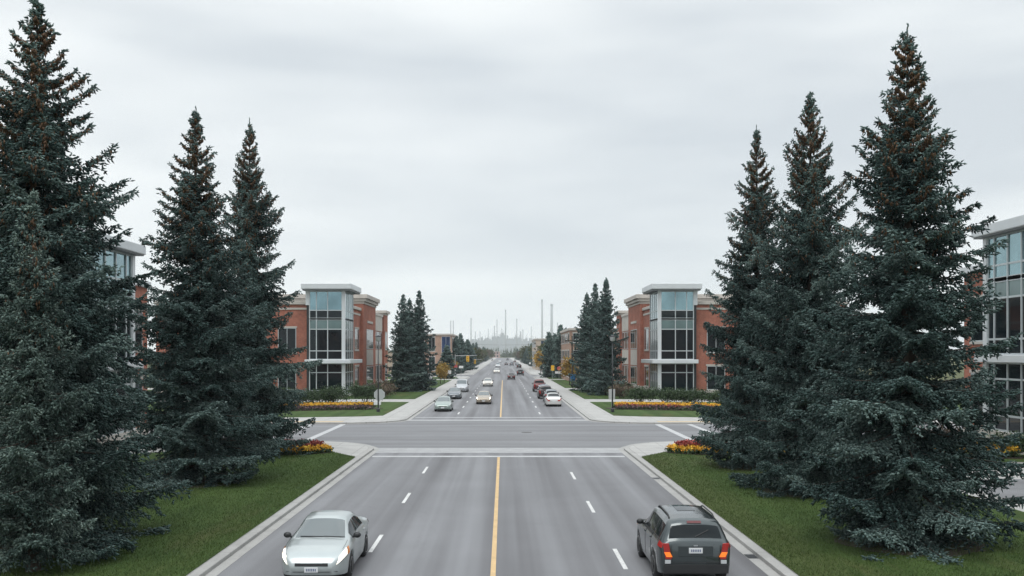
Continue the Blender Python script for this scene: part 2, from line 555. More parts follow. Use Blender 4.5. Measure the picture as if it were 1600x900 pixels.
# ------------------------------------------------------------------ ground, road, kerbs, walks, lawns
def flat(name, poly, z, mat):
    b = MB(); b.add([(x, y, z) for x, y in poly], [tuple(range(len(poly)))])
    return b.build(name, mat, kind='structure')
def rect(x0, x1, y0, y1):
    return [(x0, y0), (x1, y0), (x1, y1), (x0, y1)]
def arc(cx, cy, r, a0, a1, n=14):
    return [(cx + r * cos(RAD(a0 + (a1 - a0) * i / n)), cy + r * sin(RAD(a0 + (a1 - a0) * i / n))) for i in range(n + 1)]
g = MB()
xs = [-5000, -1200, -300, -60, 0, 60, 300, 1200, 5000]
ys = [-600, -60, 40, 120, 300, 800, 2000, 6000]
g.add([(x, y, -0.02) for y in ys for x in xs], [(j * 9 + i, j * 9 + i + 1, (j + 1) * 9 + i + 1, (j + 1) * 9 + i) for j in range(7) for i in range(8)])
g.build('ground', M_GROUND, kind='structure')
NL, NR, FL, FR = -6.95, 6.93, -7.55, 7.15       # asphalt edges, near and far road
CY0, CY1 = 62.6, 78.6                             # cross street
flat('road', rect(-13.5, 13.5, -40, 58.0), 0.000, M_ROAD)
r2 = MB()
yy = list(np.linspace(84, 1250, 60))
for a, b_ in zip(yy[:-1], yy[1:]):
    r2.add([(-13.5, a, 0), (13.5, a, 0), (13.5, b_, 0), (-13.5, b_, 0)], [(0, 1, 2, 3)])
r2.build('far_road', M_ROAD, kind='structure')
flat('cross_street', rect(-70, 70, 58.0, 84.0), 0.000, M_CROSS)

def path_offset(P, d):
    P = [np.array(p, float) for p in P]
    o = []
    for i in range(len(P)):
        t = P[min(i + 1, len(P) - 1)] - P[max(i - 1, 0)]
        t /= np.linalg.norm(t)
        o.append(tuple(P[i] + d * np.array((-t[1], t[0]))))
    return o
def dens(P, step):
    o = [P[0]]
    for a, b_ in zip(P[:-1], P[1:]):
        n = max(1, int(math.dist(a, b_) / step))
        o += [(a[0] + (b_[0] - a[0]) * k / n, a[1] + (b_[1] - a[1]) * k / n) for k in range(1, n + 1)]
    return o
def strip(P, d0, d1, z0, z1):
    """solid strip following P between offsets d0 and d1"""
    A, B = path_offset(P, d0), path_offset(P, d1)
    n = len(P)
    b = MB()
    vs = [(*p, z1) for p in A] + [(*p, z1) for p in B] + [(*p, z0) for p in A] + [(*p, z0) for p in B]
    fs = []
    for i in range(n - 1):
        fs += [(i, i + 1, n + i + 1, n + i), (2 * n + i, 2 * n + i + 1, i + 1, i), (n + i, n + i + 1, 3 * n + i + 1, 3 * n + i)]
    b.add(vs, fs)
    return b
def block(name_tag, P, sgn, inner):
    """P: asphalt edge; sgn: side on which the kerb lies (+1 left of travel)"""
    strip(P, 0.0, sgn * 0.30, -0.01, 0.008).build('gutter', M_KERB, kind='structure')
    k = strip(P, sgn * 0.305, sgn * 0.60, -0.01, 0.115)
    k.build('kerb', M_KERB, kind='structure', bevel=0.02)
    Q = path_offset(P, sgn * 0.607)
    b = MB(); b.prism(Q + inner, -0.01, 0.112)
    b.build('sidewalk', M_WALK, kind='structure')
for s in (-1, 1):
    ex = NL if s < 0 else NR
    P = [(ex, -40), (ex, 0), (ex, 30), (ex, 50), (ex - s * 0.02, 57.4)] + arc(ex + s * 5.2, 57.4, 5.2, 180 if s > 0 else 0, 90)[1:] + [(s * 20, CY0), (s * 70, CY0)]
    block('near', P, -s, [(s * 70, -40)])
    ex = FL if s < 0 else FR
    P = [(s * 70, CY1), (s * 20, CY1)] + arc(ex + s * 5.0, CY1 + 5.0, 5.0, 270, 180 if s > 0 else 360) + [(ex, 100), (ex, 160), (ex, 234)] + arc(ex + s * 5, 234, 5.0, 180 if s > 0 else 0, 90)[1:] + [(s * 60, 239)]
    block('far', P, -s, [(s * 70, 239)])
    P = [(s * 60, 253)] + arc(ex + s * 5.0, 258.0, 5.0, 270, 180 if s > 0 else 360) + [(ex, 400), (ex, 700), (ex, 1240)]
    block('distant', P, -s, [(s * 11.5, 1240), (s * 11.5, 264), (s * 60, 264)])
flat('distant_cross_street', rect(-60, -13.5, 238, 254), 0.0, M_CROSS)
flat('distant_cross_street', rect(13.5, 60, 238, 254), 0.0, M_CROSS)

def lawn(poly, z=0.135):
    b = MB(); b.prism(poly, 0.02, z)
    return b.build('lawn', M_LAWN, kind='structure')
LAWN_L = [(NL - 0.62, -40), (NL - 0.62, 52.6), (-9.3, 55.4), (-12.5, 57.2), (-17, 57.0), (-19.5, 54.4), (-30, 53.5), (-69, 53.5), (-69, -40)]
LAWN_R = [(NR + 0.62, -40), (NR + 0.62, 52.6), (9.3, 55.4), (12.5, 57.2), (23, 57.2), (23, 50.2), (18.2, 49.4), (18.2, 30.6), (69, 30.6), (69, -40)]
lawn(LAWN_L); lawn(LAWN_R)
lawn(rect(23.0, 69, 50.2, 60.4), 0.131)
flat('parking_lot', rect(19.2, 69, 35.2, 43.4), 0.118, M_CROSS)
for s in (-1, 1):
    lawn([(s * 12.2, 61.1), (s * 12.2, 61.92), (s * 69, 61.92), (s * 69, 61.1)], 0.132)   # thin verge by the cross street
    gxl = -10.35 if s < 0 else 9.95
    lawn([(gxl, 87.6), (gxl, 112.0), (s * 69, 112.0), (s * 69, 84.6), (s * 20, 84.6), (s * 12.2, 86.4)])
    lawn([(gxl, 119.0), (gxl, 150), (s * 69, 150), (s * 69, 119.0)])
    lawn([(gxl, 157), (gxl, 205), (s * 69, 205), (s * 69, 157)])
    lawn([(gxl, 212), (gxl, 231), (s * 69, 231), (s * 69, 212)])
    # tan ramp plates where the far walk meets the cross street
    flat('ramp_plate', rect(s * 12.6, s * 19.0, CY1 + 0.7, CY1 + 1.9), 0.1285 - 0.012, M_TACT)

mk = MB()
def mrect(x0, x1, y0, y1, z=0.005):
    mk.add([(x0, y0, z), (x1, y0, z), (x1, y1, z), (x0, y1, z)], [(0, 1, 2, 3)])
y = 53.2 - 3.6
for k in range(9):
    y0 = 47.6 - 9.2 * k
    mrect(-3.55, -3.43, y0 - 1.2, y0 + 1.5); mrect(3.38, 3.50, y0 - 3.4, y0 - 0.7)
for k in range(12):
    y0 = 91.5 + 11.0 * k
    mrect(-4.0, -3.86, y0, y0 + 3); mrect(3.55, 3.69, y0, y0 + 3)
for k in range(60):
    y0 = 262 + 11.0 * k
    mrect(-3.8, -3.66, y0, y0 + 3); mrect(3.5, 3.64, y0, y0 + 3)
mk.build('lane_marking', M_WHITEP, kind='structure')
mk = MB()
for a, b_ in ((-40, 53.6), (87.3, 208)):
    mrect(-0.066, 0.066, a, b_)
mk.build('centre_line', M_YELP, kind='structure')
mk = MB()
mrect(NL + 0.1, NR - 0.1, 53.7, 54.35)
mrect(FL + 0.1, FR - 0.1, 86.6, 87.2)
for s in (-1, 1):
    mrect(s * 12.15, s * 12.6, 64.0, CY1 - 0.2)
    mrect(s * 14.7, s * 15.1, 64.0, CY1 - 0.2)
mk.build('stop_line', worn_paint('stop_line_paint', (0.42, 0.425, 0.43), 0.43), kind='structure')
mk = MB()
mrect(-7.3, 7.3, 55.9, 58.9); mrect(-8.0, 7.6, 82.3, 84.0, 0.006)
mk.build('crosswalk', M_WORN, kind='structure')
# oil drips, patches and covers on the asphalt
ib = MB()
ib.lathe([(0.38, 0.0), (0.38, 0.01)], (1.9, 70.5, 0.0), n=24)
meta(ib.build('manhole_cover', mottled('cast_iron', (0.07, 0.068, 0.066), 0.3, 20, 0.6, 0.5)), 'round dark iron manhole cover set in the crossing asphalt', 'manhole cover')
for i, (x, yv) in enumerate(((7.08, 44.5), (7.08, 34.5), (7.08, 27.4))):
    db = MB()
    for k in range(5):
        db.box(x - 0.10 + k * 0.05, x - 0.075 + k * 0.05, yv - 0.24, yv + 0.24, 0.0085, 0.016)
    db.box(x - 0.14, x + 0.14, yv - 0.28, yv + 0.28, 0.0085, 0.012)
    meta(db.build('storm_drain', M_POLE), ['dark slotted storm drain in right gutter just before the crosswalk', 'dark slotted storm drain in right gutter midway up the lawn', 'dark slotted storm drain in right gutter beside the grey car'][i], 'drain', 'storm drains')

# short grass on the near lawns
rng = np.random.default_rng(3)
def inside(px, py, poly):
    c = np.zeros(len(px), bool)
    n = len(poly)
    for i in range(n):
        (x1, y1), (x2, y2) = poly[i], poly[(i + 1) % n]
        if y1 == y2: continue
        cond = ((y1 > py) != (y2 > py)) & (px < (x2 - x1) * (py - y1) / (y2 - y1) + x1)
        c ^= cond
    return c
for s, poly in ((-1, LAWN_L), (1, LAWN_R)):
    n = 110000
    yv = 20 + 37 * rng.random(n) ** 1.3
    xv = s * (7.5 + 9.5 * rng.random(n) ** 1.2)
    ok = inside(xv, yv, poly)
    xv, yv = xv[ok], yv[ok]
    o = np.stack([xv, yv, np.full(len(xv), 0.13)], 1)
    V, F, T = blades(o, 0.035 + 0.04 * rng.random(len(xv)), np.clip(rng.normal(0.45, 0.16, len(xv)), 0, 1), rng, 0.55)
    meta(np_mesh('grass', V, F, M_BLADE, T), 'short mown grass blades on the ' + ('left' if s < 0 else 'right') + ' verge lawn', 'grass', kind='stuff')

# ------------------------------------------------------------------ spruces
def spruce_mesh(seed, Ht, Rb, z0=0.8, dz=0.40, nb=6, sl=0.15, sw=0.024, ls=0.115, ss=0.085, cones=500, power=1.0, density=1.0, gap=0.0):
    rg = np.random.default_rng(seed)
    O, D, LN, T = [], [], [], []
    CO = []
    wood = MB()
    wood.tube([(0, 0, 0), (0.02, 0, Ht * 0.25), (0, 0.02, Ht * 0.6), (0, 0, Ht * 0.99)], [Ht * 0.019, Ht * 0.0145, Ht * 0.008, 0.012], 9)
    wood.tube([(0, 0, -0.02), (0, 0, 0.35)], [Ht * 0.027, Ht * 0.0188], 9, False)
    z = z0
    ph = rg.random() * 6.28
    while z < Ht * 0.979:
        t = z / Ht
        prof = np.interp(1 - t, [0, .04, .1, .2, .32, .56, .8, .93, 1], [0.0, .045, .13, .29, .48, .82, .99, .98, .86]) ** power
        n = nb if t < 0.7 else (nb - 1 if t < .85 else 4)
        ph += 0.9 + rg.random() * 0.7
        for k in range(n * 2 + 3 if t < .8 else n):
            inner = k >= n          # short boughs between the whorls fill the heart of the crown
            if rg.random() < (gap if not inner else 0.15): continue
            az = ph + 2 * pi * k / n + rg.normal() * 0.17
            L = max(0.05, Rb * prof * (rg.uniform(0.74, 1.20) if not inner else rg.uniform(.34, .62)))
            if not inner and t < .93 and rg.random() < .14: L *= 1.16
            a0 = np.interp(t, [0, .25, .5, .75, .9, 1], [-.38, -.30, -.10, .18, .48, 1.0]) + rg.normal() * 0.07
            up = np.interp(t, [0, .4, .8, 1], [.26, .28, .24, .1]) + rg.normal() * 0.04
            zb = z + rg.normal() * dz * 0.16 + (dz * rg.uniform(.2, .8) if inner else 0)
            ax = np.array([cos(az), sin(az), 0.0]); sd = np.array([-sin(az), cos(az), 0.0])
            bend = rg.normal() * 0.10
            def P(s):
                s = np.asarray(s)[..., None]
                return ax * (L * s) + sd * (L * bend * s * s) + np.array([0, 0, 1.0]) * (zb + L * (a0 * s + up * s ** 2.2))
            if L > 0.5:
                pp = P(np.array([0, .35, .7, 1.0]))
                wood.tube(pp, [0.012 + 0.011 * L, 0.008 + 0.006 * L, 0.006, 0.003], 4, False)
            bt = rg.normal() * 0.20
            ns = max(3, int(L / ls))
            s0 = 0.07
            for side in (-1, 1):
                s = np.linspace(s0, 0.98, ns) + rg.normal(size=ns) * 0.4 / ns
                s = np.clip(s, 0.04, 1)
                ll = (0.44 * L * (1 - s) ** 0.95 * np.minimum(1, 0.5 + s * 2.2) + min(0.11, 0.03 + 0.12 * L) + 0.035 * L) * rg.uniform(0.65, 1.2, ns)
                p0 = P(s)
                tan = unit(P(np.clip(s + 0.03, 0, 1.03)) - P(s - 0.03))
                ang = np.radians(rg.normal(52, 9, ns))[:, None]
                ld = unit(tan * np.cos(ang) + side * sd * np.sin(ang) + np.array([0, 0, 1.0]) * rg.normal(-0.24, 0.16, ns)[:, None])
                m = np.maximum(2, (ll / ss * density).astype(int))
                idx = np.repeat(np.arange(ns), m)
                u = (np.concatenate([np.arange(q) for q in m]) + rg.random(len(idx))) / m[idx]
                lat = ll[idx]
                drop = np.array([0, 0, -1.0]) * (0.16 * lat * u * u)[:, None]
                for sg in (-1, 1):
                    o = p0[idx] + ld[idx] * (lat * u)[:, None] + drop
                    o[:, 2] += rg.normal(size=len(idx)) * 0.022
                    pl = unit(np.cross(ld[idx], np.array([0, 0, 1.0])))
                    an = np.radians(rg.normal(38, 14, len(idx)))[:, None]
                    d = ld[idx] * np.cos(an) + sg * pl * np.sin(an) + np.array([0, 0, 1.0]) * rg.normal(0.02, 0.28, len(idx))[:, None]
                    O.append(o); D.append(d)
                    LN.append(sl * rg.uniform(0.65, 1.25, len(idx)) * (1.0 if t < .8 else .78))
                    T.append(np.clip(0.45 + bt + rg.normal(size=len(idx)) * 0.20, 0, 1))
                # twigs hanging under the bough give it depth
                hm = rg.random(len(idx)) < (.40 if t < .8 else .12)
                if hm.any():
                    q = idx[hm]
                    o = p0[q] + ld[q] * (lat[hm] * u[hm])[:, None] + drop[hm]
                    d = ld[q] * .55 + np.array([0, 0, -1.0]) * rg.uniform(.3, 1.1, len(q))[:, None] + rg.normal(size=(len(q), 3)) * .25
                    O.append(o); D.append(d); LN.append(sl * rg.uniform(.8, 1.5, len(q))); T.append(np.clip(.38 + bt + rg.normal(size=len(q)) * .17, 0, 1))
            ntip = 5
            O.append(P(np.linspace(0.86, 1.0, ntip))); D.append(np.tile(P(1.0) - P(0.9), (ntip, 1)) + rg.normal(size=(ntip, 3)) * 0.05)
            LN.append(np.full(ntip, sl * 1.1)); T.append(np.full(ntip, 0.6))
            if cones and t > 0.5:
                want = np.interp(t, [.5, .66, .8, .93, .98], [.15, 1.3, 2.6, 1.8, .0]) * cones / 200.0
                q = rg.poisson(want)
                if q:
                    s = rg.uniform(0.25, 0.98, q)
                    CO.append(P(s) + sd * (rg.normal(size=q) * 0.2 * L)[:, None] * (1.1 - s[:, None]) + np.array([0, 0, -0.02]))
        z += dz * np.interp(t, [0, .5, .8, 1], [1.15, 1.0, 0.68, 0.42]) * rg.uniform(0.8, 1.2)
    # leader
    q = 26
    zz = np.linspace(Ht * 0.94, Ht * 0.994, q)
    O.append(np.stack([np.zeros(q), np.zeros(q), zz], 1))
    an = rg.random(q) * 6.28
    D.append(np.stack([np.cos(an) * .30, np.sin(an) * .30, np.ones(q)], 1))
    LN.append(np.linspace(sl * 1.0, sl * 0.7, q)); T.append(np.full(q, 0.5))
    O, D, LN, T = np.concatenate(O), np.concatenate(D), np.concatenate(LN), np.concatenate(T)
    V, F, TT = spindles(O, D, LN, sw * rg.uniform(0.75, 1.3, len(O)), T, rg)
    crown = np_mesh('crown', V, F, M_SPRUCE, TT, False)
    tr = wood.build('trunk', M_BARK, smooth=True)
    trunk = tr.data
    bpy.data.objects.remove(tr)
    cm = None
    if CO:
        C = np.concatenate(CO)
        n = len(C)
        d = np.tile([0, 0, -1.0], (n, 1)) + rg.normal(size=(n, 3)) * 0.22
        V, F, TT = spindles(C, d, rg.uniform(0.12, 0.20, n), np.full(n, 0.036), rg.random(n), rg)
        cm = np_mesh('cones', V, F, M_CONE, TT, False)
    return crown, trunk, cm
def place_spruce(me, x, y, rz, label, group, scale=1.0, name='spruce_tree', sz=None, z=0.12):
    t = thing(name, label, 'spruce tree', (x, y, z), rz, group)
    t.scale = (scale, scale, sz or scale)
    obj_of('trunk', me[1], t); obj_of('crown', me[0], t)
    if me[2]:
        obj_of('cones', me[2], t)['kind'] = 'stuff'
    return t
near_group = 'tall spruces on the verge lawns'
SA = spruce_mesh(11, 15.5, 3.85, 0.6, 0.55, 6, sw=0.030, cones=5600, gap=0.05)
SB = spruce_mesh(23, 16.0, 3.15, 0.8, 0.54, 6, sw=0.030, cones=5600, gap=0.05)
SC = spruce_mesh(37, 15.2, 3.1, 0.6, 0.54, 6, sw=0.030, cones=5600, gap=0.05)
YG = spruce_mesh(41, 9.6, 2.0, 0.9, 0.46, 6, sw=0.028, cones=400, power=1.1)
YG[0].materials[0] = M_PALE
def at_px(px, Y): return xat(px, Y)
place_spruce(SA, at_px(58, 28.6), 28.6, 0.4, 'largest dark blue green spruce at the left edge of the lawn', near_group, 1.03, sz=1.012)
place_spruce(SB, at_px(306, 42.3), 42.3, 1.9, 'bluish spruce between the left edge spruce and the one by the red flowers', near_group, 1.0)
place_spruce(SC, at_px(390, 53.2), 53.2, 2.6, 'slim spruce with a rusty top beside the left red and yellow flower bed', near_group, 0.95, sz=1.19)
place_spruce(SC, at_px(1418, 28.8), 28.8, 0.2, 'nearest spruce on the right lawn with low spreading boughs', near_group, 0.97, sz=0.99)
place_spruce(SA, at_px(1266, 39.2), 39.2, 3.6, 'middle spruce of the right lawn, behind the nearest one', near_group, 0.79, sz=1.02)
place_spruce(SB, at_px(1182, 47.8), 47.8, 5.0, 'slimmer spruce beside the right red and yellow flower bed', near_group, 0.82, sz=1.03)
place_spruce(YG, at_px(52, 25.0), 25.0, 0.0, 'young pale spruce standing in front of the big left edge spruce', near_group, 0.80, sz=1.0)
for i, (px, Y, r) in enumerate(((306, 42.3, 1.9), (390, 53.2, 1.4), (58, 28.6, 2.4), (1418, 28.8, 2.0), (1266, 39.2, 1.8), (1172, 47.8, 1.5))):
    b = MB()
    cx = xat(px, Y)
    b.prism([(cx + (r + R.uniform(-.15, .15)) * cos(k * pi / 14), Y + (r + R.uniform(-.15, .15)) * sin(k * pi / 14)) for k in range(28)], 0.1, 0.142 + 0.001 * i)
    b.build('soil', M_MULCH, kind='structure')  # mulch disc; its dark colour also paints in the shade under the spruce
# mid distance spruces in front of the brick buildings
MS = [spruce_mesh(51 + k, 14.5, 2.5, 0.5, 0.62, 6, sl=0.30, sw=0.066, ls=0.26, ss=0.21, cones=0) for k in range(2)]
for i, (px, py, Y, w, lab) in enumerate((
        (630, 460, 142, 1.0, 'leftmost peak of the three spruces beyond the left brick building'),
        (640, 466, 150, 0.95, 'spruce half hidden between two others beyond the left brick building'),
        (655, 454, 146, 1.0, 'tall spruce nearest the road of three beyond the left brick building'),
        (947, 434, 130, 0.98, 'tallest of three spruces in front of the right brick building'),
        (930, 443, 139, 1.0, 'middle spruce of the three in front of the right brick building'),
        (917, 457, 146, 0.95, 'spruce nearest the road of three by the right brick building'))):
    h = hat(py, Y) - 0.12
    place_spruce(MS[i % 2], xat(px, Y), Y, i * 1.3, lab, 'spruces beside the brick buildings', w, sz=h / 14.5)
FS = [spruce_mesh(61 + k, 11.0, 2.1, 0.4, 0.85, 5, sl=0.62, sw=0.15, ls=0.5, ss=0.46, cones=0) for k in range(2)]
i = 0
for px, py, Y, lab in ((858, 520, 226, 'dark spruce by the pale far building, nearest the road in a clump of four'), (867, 523, 236, 'short dark spruce in the right clump of four far spruces'),
                  (876, 509, 222, 'tallest pointed spruce in the right clump of four far spruces'), (883, 515, 230, 'dark spruce at the outer end of the right clump of four'),
                  (713, 526, 270, 'bushy dark spruce right of the blue glazed building'), (720, 523, 285, 'pointed dark spruce right of the blue glazed building'), (731, 531, 320, 'slim dark spruce behind the yellow traffic signal'),
                  (698, 541, 215, 'short spruce in front of the blue glazed building'), (838, 535, 400, 'dark spruce left of the pale right building')):
    h = hat(py, Y)
    place_spruce(FS[i % 2], xat(px, Y), Y, i * 1.1, lab, 'far roadside spruces', 1.0 if Y < 300 else 1.1, sz=h / 11.0, z=0.0)
    i += 1

# broadleaf street trees
def decid_mesh(seed, Ht, Rc, mat, n=900, ls=0.16):
    rg = np.random.default_rng(seed)
    w = MB()
    w.tube([(0, 0, 0), (0.03, 0, Ht * 0.35), (0, 0.03, Ht * 0.8)], [Ht * 0.02, Ht * 0.014, 0.01], 7)
    cl = []
    for k in range(13):
        az = rg.random() * 6.28
        zc = Ht * rg.uniform(0.38, 0.92)
        rr = Rc * rg.uniform(0.2, 0.85) * (1.15 - abs(zc / Ht - 0.6) * 1.5)
        c = np.array([rr * cos(az), rr * sin(az), zc]); cl.append(c)
        w.tube([(0, 0, Ht * 0.3), c * np.array([.5, .5, .8]), c], [Ht * 0.008, Ht * 0.005, 0.008], 5, False)
    idx = rg.integers(0, len(cl), n)
    o = np.array(cl)[idx] + rg.normal(size=(n, 3)) * np.array([.3, .3, .24]) * Rc
    V, F, T = leaves(o, ls * rg.uniform(.6, 1.3, n), np.clip(rg.normal(.5, .25, n), 0, 1), rg)
    cr = np_mesh('crown', V, F, mat, T, False)
    t = w.build('trunk', M_BARK, smooth=True); tm = t.data; bpy.data.objects.remove(t)
    return cr, tm, None
def place_tree(me, x, y, rz, label, group, s=1.0, sz=None, name='broadleaf_tree'):
    t = thing(name, label, 'tree', (x, y, 0), rz, group)
    t.scale = (s, s, sz or s)
    obj_of('trunk', me[1], t); obj_of('crown', me[0], t)
AU = [decid_mesh(71, 5.0, 1.5, M_AUTUMN, 1000, 0.2), decid_mesh(72, 5.0, 1.5, M_AUTUMN, 800, 0.2)]
GR = [decid_mesh(73, 8.0, 2.9, M_DECID, 1300, 0.42), decid_mesh(74, 8.0, 2.6, M_BARE, 900, 0.36), decid_mesh(75, 8.0, 2.6, M_DECID, 1100, 0.4)]
ag = 'small autumn street trees'
for k, (px, Y, s, lab) in enumerate(((890, 172, 0.98, 'orange gold young tree beside the right blue sign post'), (898, 178, 0.8, 'small gold tree tucked behind the right spruce group'),
                                (688, 178, 0.72, 'small yellow tree beside the left spruce group'), (694, 186, 0.75, 'orange young tree behind the left white sign'),
                                (845, 265, 1.2, 'tall yellow tree in front of the pale right building'), (853, 240, 0.8, 'low yellow tree by the right white sign'),
                                (707, 255, 0.8, 'thin orange tree below the blue glazed building'))):
    place_tree(AU[k % 2], xat(px, Y), Y, k * 1.7, lab, ag, s, name='autumn_tree')
fr = random.Random(5)
for s in (-1, 1):
    Y = 300
    while Y < 1050:
        x = s * fr.uniform(11.5, 16 if Y < 500 else 22)
        kind = fr.choice('sssgbg')
        side = 'left' if s < 0 else 'right'
        if kind == 's':
            hh = fr.uniform(7.5, 11)
            place_spruce(FS[fr.randrange(2)], x, Y, fr.random() * 6, 'small dark conifer in the distant tree row along the %s of the road' % side, 'distant conifers on the %s' % side, 1.0, sz=hh / 11, z=0)
        elif kind == 'g':
            place_tree(GR[fr.choice((0, 2))], x, Y, fr.random() * 6, 'distant rounded green tree along the %s of the road' % side, 'distant green trees on the %s' % side, fr.uniform(.8, 1.15))
        else:
            place_tree(GR[1], x, Y, fr.random() * 6, 'distant brownish thin tree along the %s of the road' % side, 'distant brown trees on the %s' % side, fr.uniform(.75, 1.1))
        Y += fr.uniform(7, 16) * (1 + (Y - 300) / 700)
for k, (x, yv, kd, sc_) in enumerate(((-54, 92, 0, 1.0), (-63, 104, 2, 1.2), (-49, 118, 1, .9), (-72, 95, 2, 1.3), (-80, 125, 0, 1.3), (54, 94, 2, 1.1), (63, 103, 0, 1.2), (49, 119, 1, .9), (72, 97, 0, 1.2), (82, 122, 2, 1.3))):
    place_tree(GR[kd], x, yv, k * 1.3, ['dense broadleaf tree', 'thin brownish tree', 'rounded green tree'][kd] + ' beyond the %s arm of the cross street' % ('left' if x < 0 else 'right'), 'trees beyond the %s arm of the cross street' % ('left' if x < 0 else 'right'), sc_)
# the wood that closes the road
rg = np.random.default_rng(9)
VV, FF, TT = [], [], []
off = 0
n = 900
for k in range(n):
    x = rg.uniform(-420, 420); yv = rg.uniform(1260, 1500)
    h = rg.uniform(9, 17); rr = h * 0.22
    m = 46
    u = rg.random(m); an = rg.random(m) * 6.28
    o = np.stack([x + rr * (1 - u) * np.cos(an) * rg.random(m) ** .4, yv + rr * (1 - u) * np.sin(an), h * (0.05 + 0.92 * u)], 1)
    V, F, T = leaves(o, 1.5 * (1.15 - u), np.clip(rg.normal(.4, .25, m), 0, 1), rg, 0.3)
    VV.append(V); FF.append(F + off); TT.append(T); off += len(V)
meta(np_mesh('woodland', np.concatenate(VV), np.concatenate(FF), M_SHRUB, np.concatenate(TT)), 'hazy dark wood closing the end of the road', 'woodland', kind='stuff')

# ------------------------------------------------------------------ shrubs and flower beds
def shrub(x, y, rx, ry, h, label, group, mat=None, n=3800, ls=0.085, seed=1):
    rg = np.random.default_rng(seed)
    t = thing('shrub', label, 'shrub', (x, y, 0.13), 0, group)
    cl = [np.array([rg.uniform(-.62, .62) * rx, rg.uniform(-.6, .6) * ry, h * rg.uniform(.35, .8)]) for _ in range(24)]
    w = MB()
    for c in cl[:9]:
        w.tube([(c[0] * .2, c[1] * .2, 0), c * np.array([.7, .7, .6]), c], [0.03, 0.018, 0.006], 5, False)
    w.build('stem', M_BARK, t)
    idx = rg.integers(0, len(cl), n)
    o = np.array(cl)[idx] + rg.normal(size=(n, 3)) * np.array([rx * .23, ry * .23, h * .14])
    o[:, 2] = np.abs(o[:, 2])
    V, F, T = leaves(o, ls * rg.uniform(.6, 1.3, n), np.clip(rg.normal(.5, .25, n), 0, 1), rg)
    np_mesh('foliage', V, F, mat or M_SHRUB, T, t)
def plants(name, o, h, mat, rg, parent, petals=7, size=0.07):
    """upright little plants: leafy blades with a ball of petals on top"""
    n = len(o)
    oo = np.repeat(o, petals, 0)
    d = rg.normal(size=oo.shape) * np.array([.075, .075, .05]) * size / 0.07
    oo = oo + d
    oo[:, 2] += np.repeat(h, petals)
    V, F, T = leaves(oo, size * rg.uniform(.6, 1.2, len(oo)), np.repeat(rg.random(n), petals) * .6 + rg.random(len(oo)) * .4, rg)
    ob = np_mesh(name, V, F, mat, T, parent)
    ob['kind'] = 'stuff'
    return ob
def bed_soil(t, poly, z=0.17):
    b = MB(); b.prism(poly, 0.05, z); b.build('soil', M_MULCH, t)
def bed_green(t, o, h, rg, size=0.09):
    k = 7
    oo = np.repeat(o, k, 0) + rg.normal(size=(len(o) * k, 3)) * np.array([.10, .10, .03])
    oo[:, 2] += np.repeat(h, k) * rg.uniform(.2, .85, len(oo))
    V, F, T = leaves(oo, size * rg.uniform(.6, 1.2, len(oo)), np.clip(rg.normal(.5, .25, len(oo)), 0, 1), rg)
    np_mesh('leaves', V, F, M_SHRUB, T, t)['kind'] = 'stuff'
def ell(cx, cy, rx, ry, n=36):
    return [(cx + rx * cos(2 * pi * k / n), cy + ry * sin(2 * pi * k / n)) for k in range(n)]
for s, lab in ((-1, 'oval bed of red and yellow flowers at the left near corner, beside the slim spruce'), (1, 'oval bed of red and yellow flowers at the right near corner')):
    rg = np.random.default_rng(100 + s)
    cx, cy, rx, ry = s * 13.6, 54.9, 4.35, 1.75
    t = thing('flower_bed', lab, 'flower bed')
    bed_soil(t, ell(cx, cy, rx, ry))
    n = 2600
    px, py = rg.uniform(-1, 1, n), rg.uniform(-1, 1, n)
    ok = px ** 2 + py ** 2 < 0.98
    px, py = px[ok], py[ok]
    o = np.stack([cx + px * rx, cy + py * ry, np.full(len(px), 0.16)], 1)
    front = (py < -0.12 + 0.12 * np.sin(px * 9)) | (px * s < -0.86)
    h = np.where(front, 0.24, 0.42) + rg.normal(size=len(px)) * 0.05
    bed_green(t, o, h, rg)
    plants('yellow_blossom', o[front], h[front], M_YEL, rg, t, 8)
    plants('red_blossom', o[~front], h[~front], M_RED, rg, t, 9)
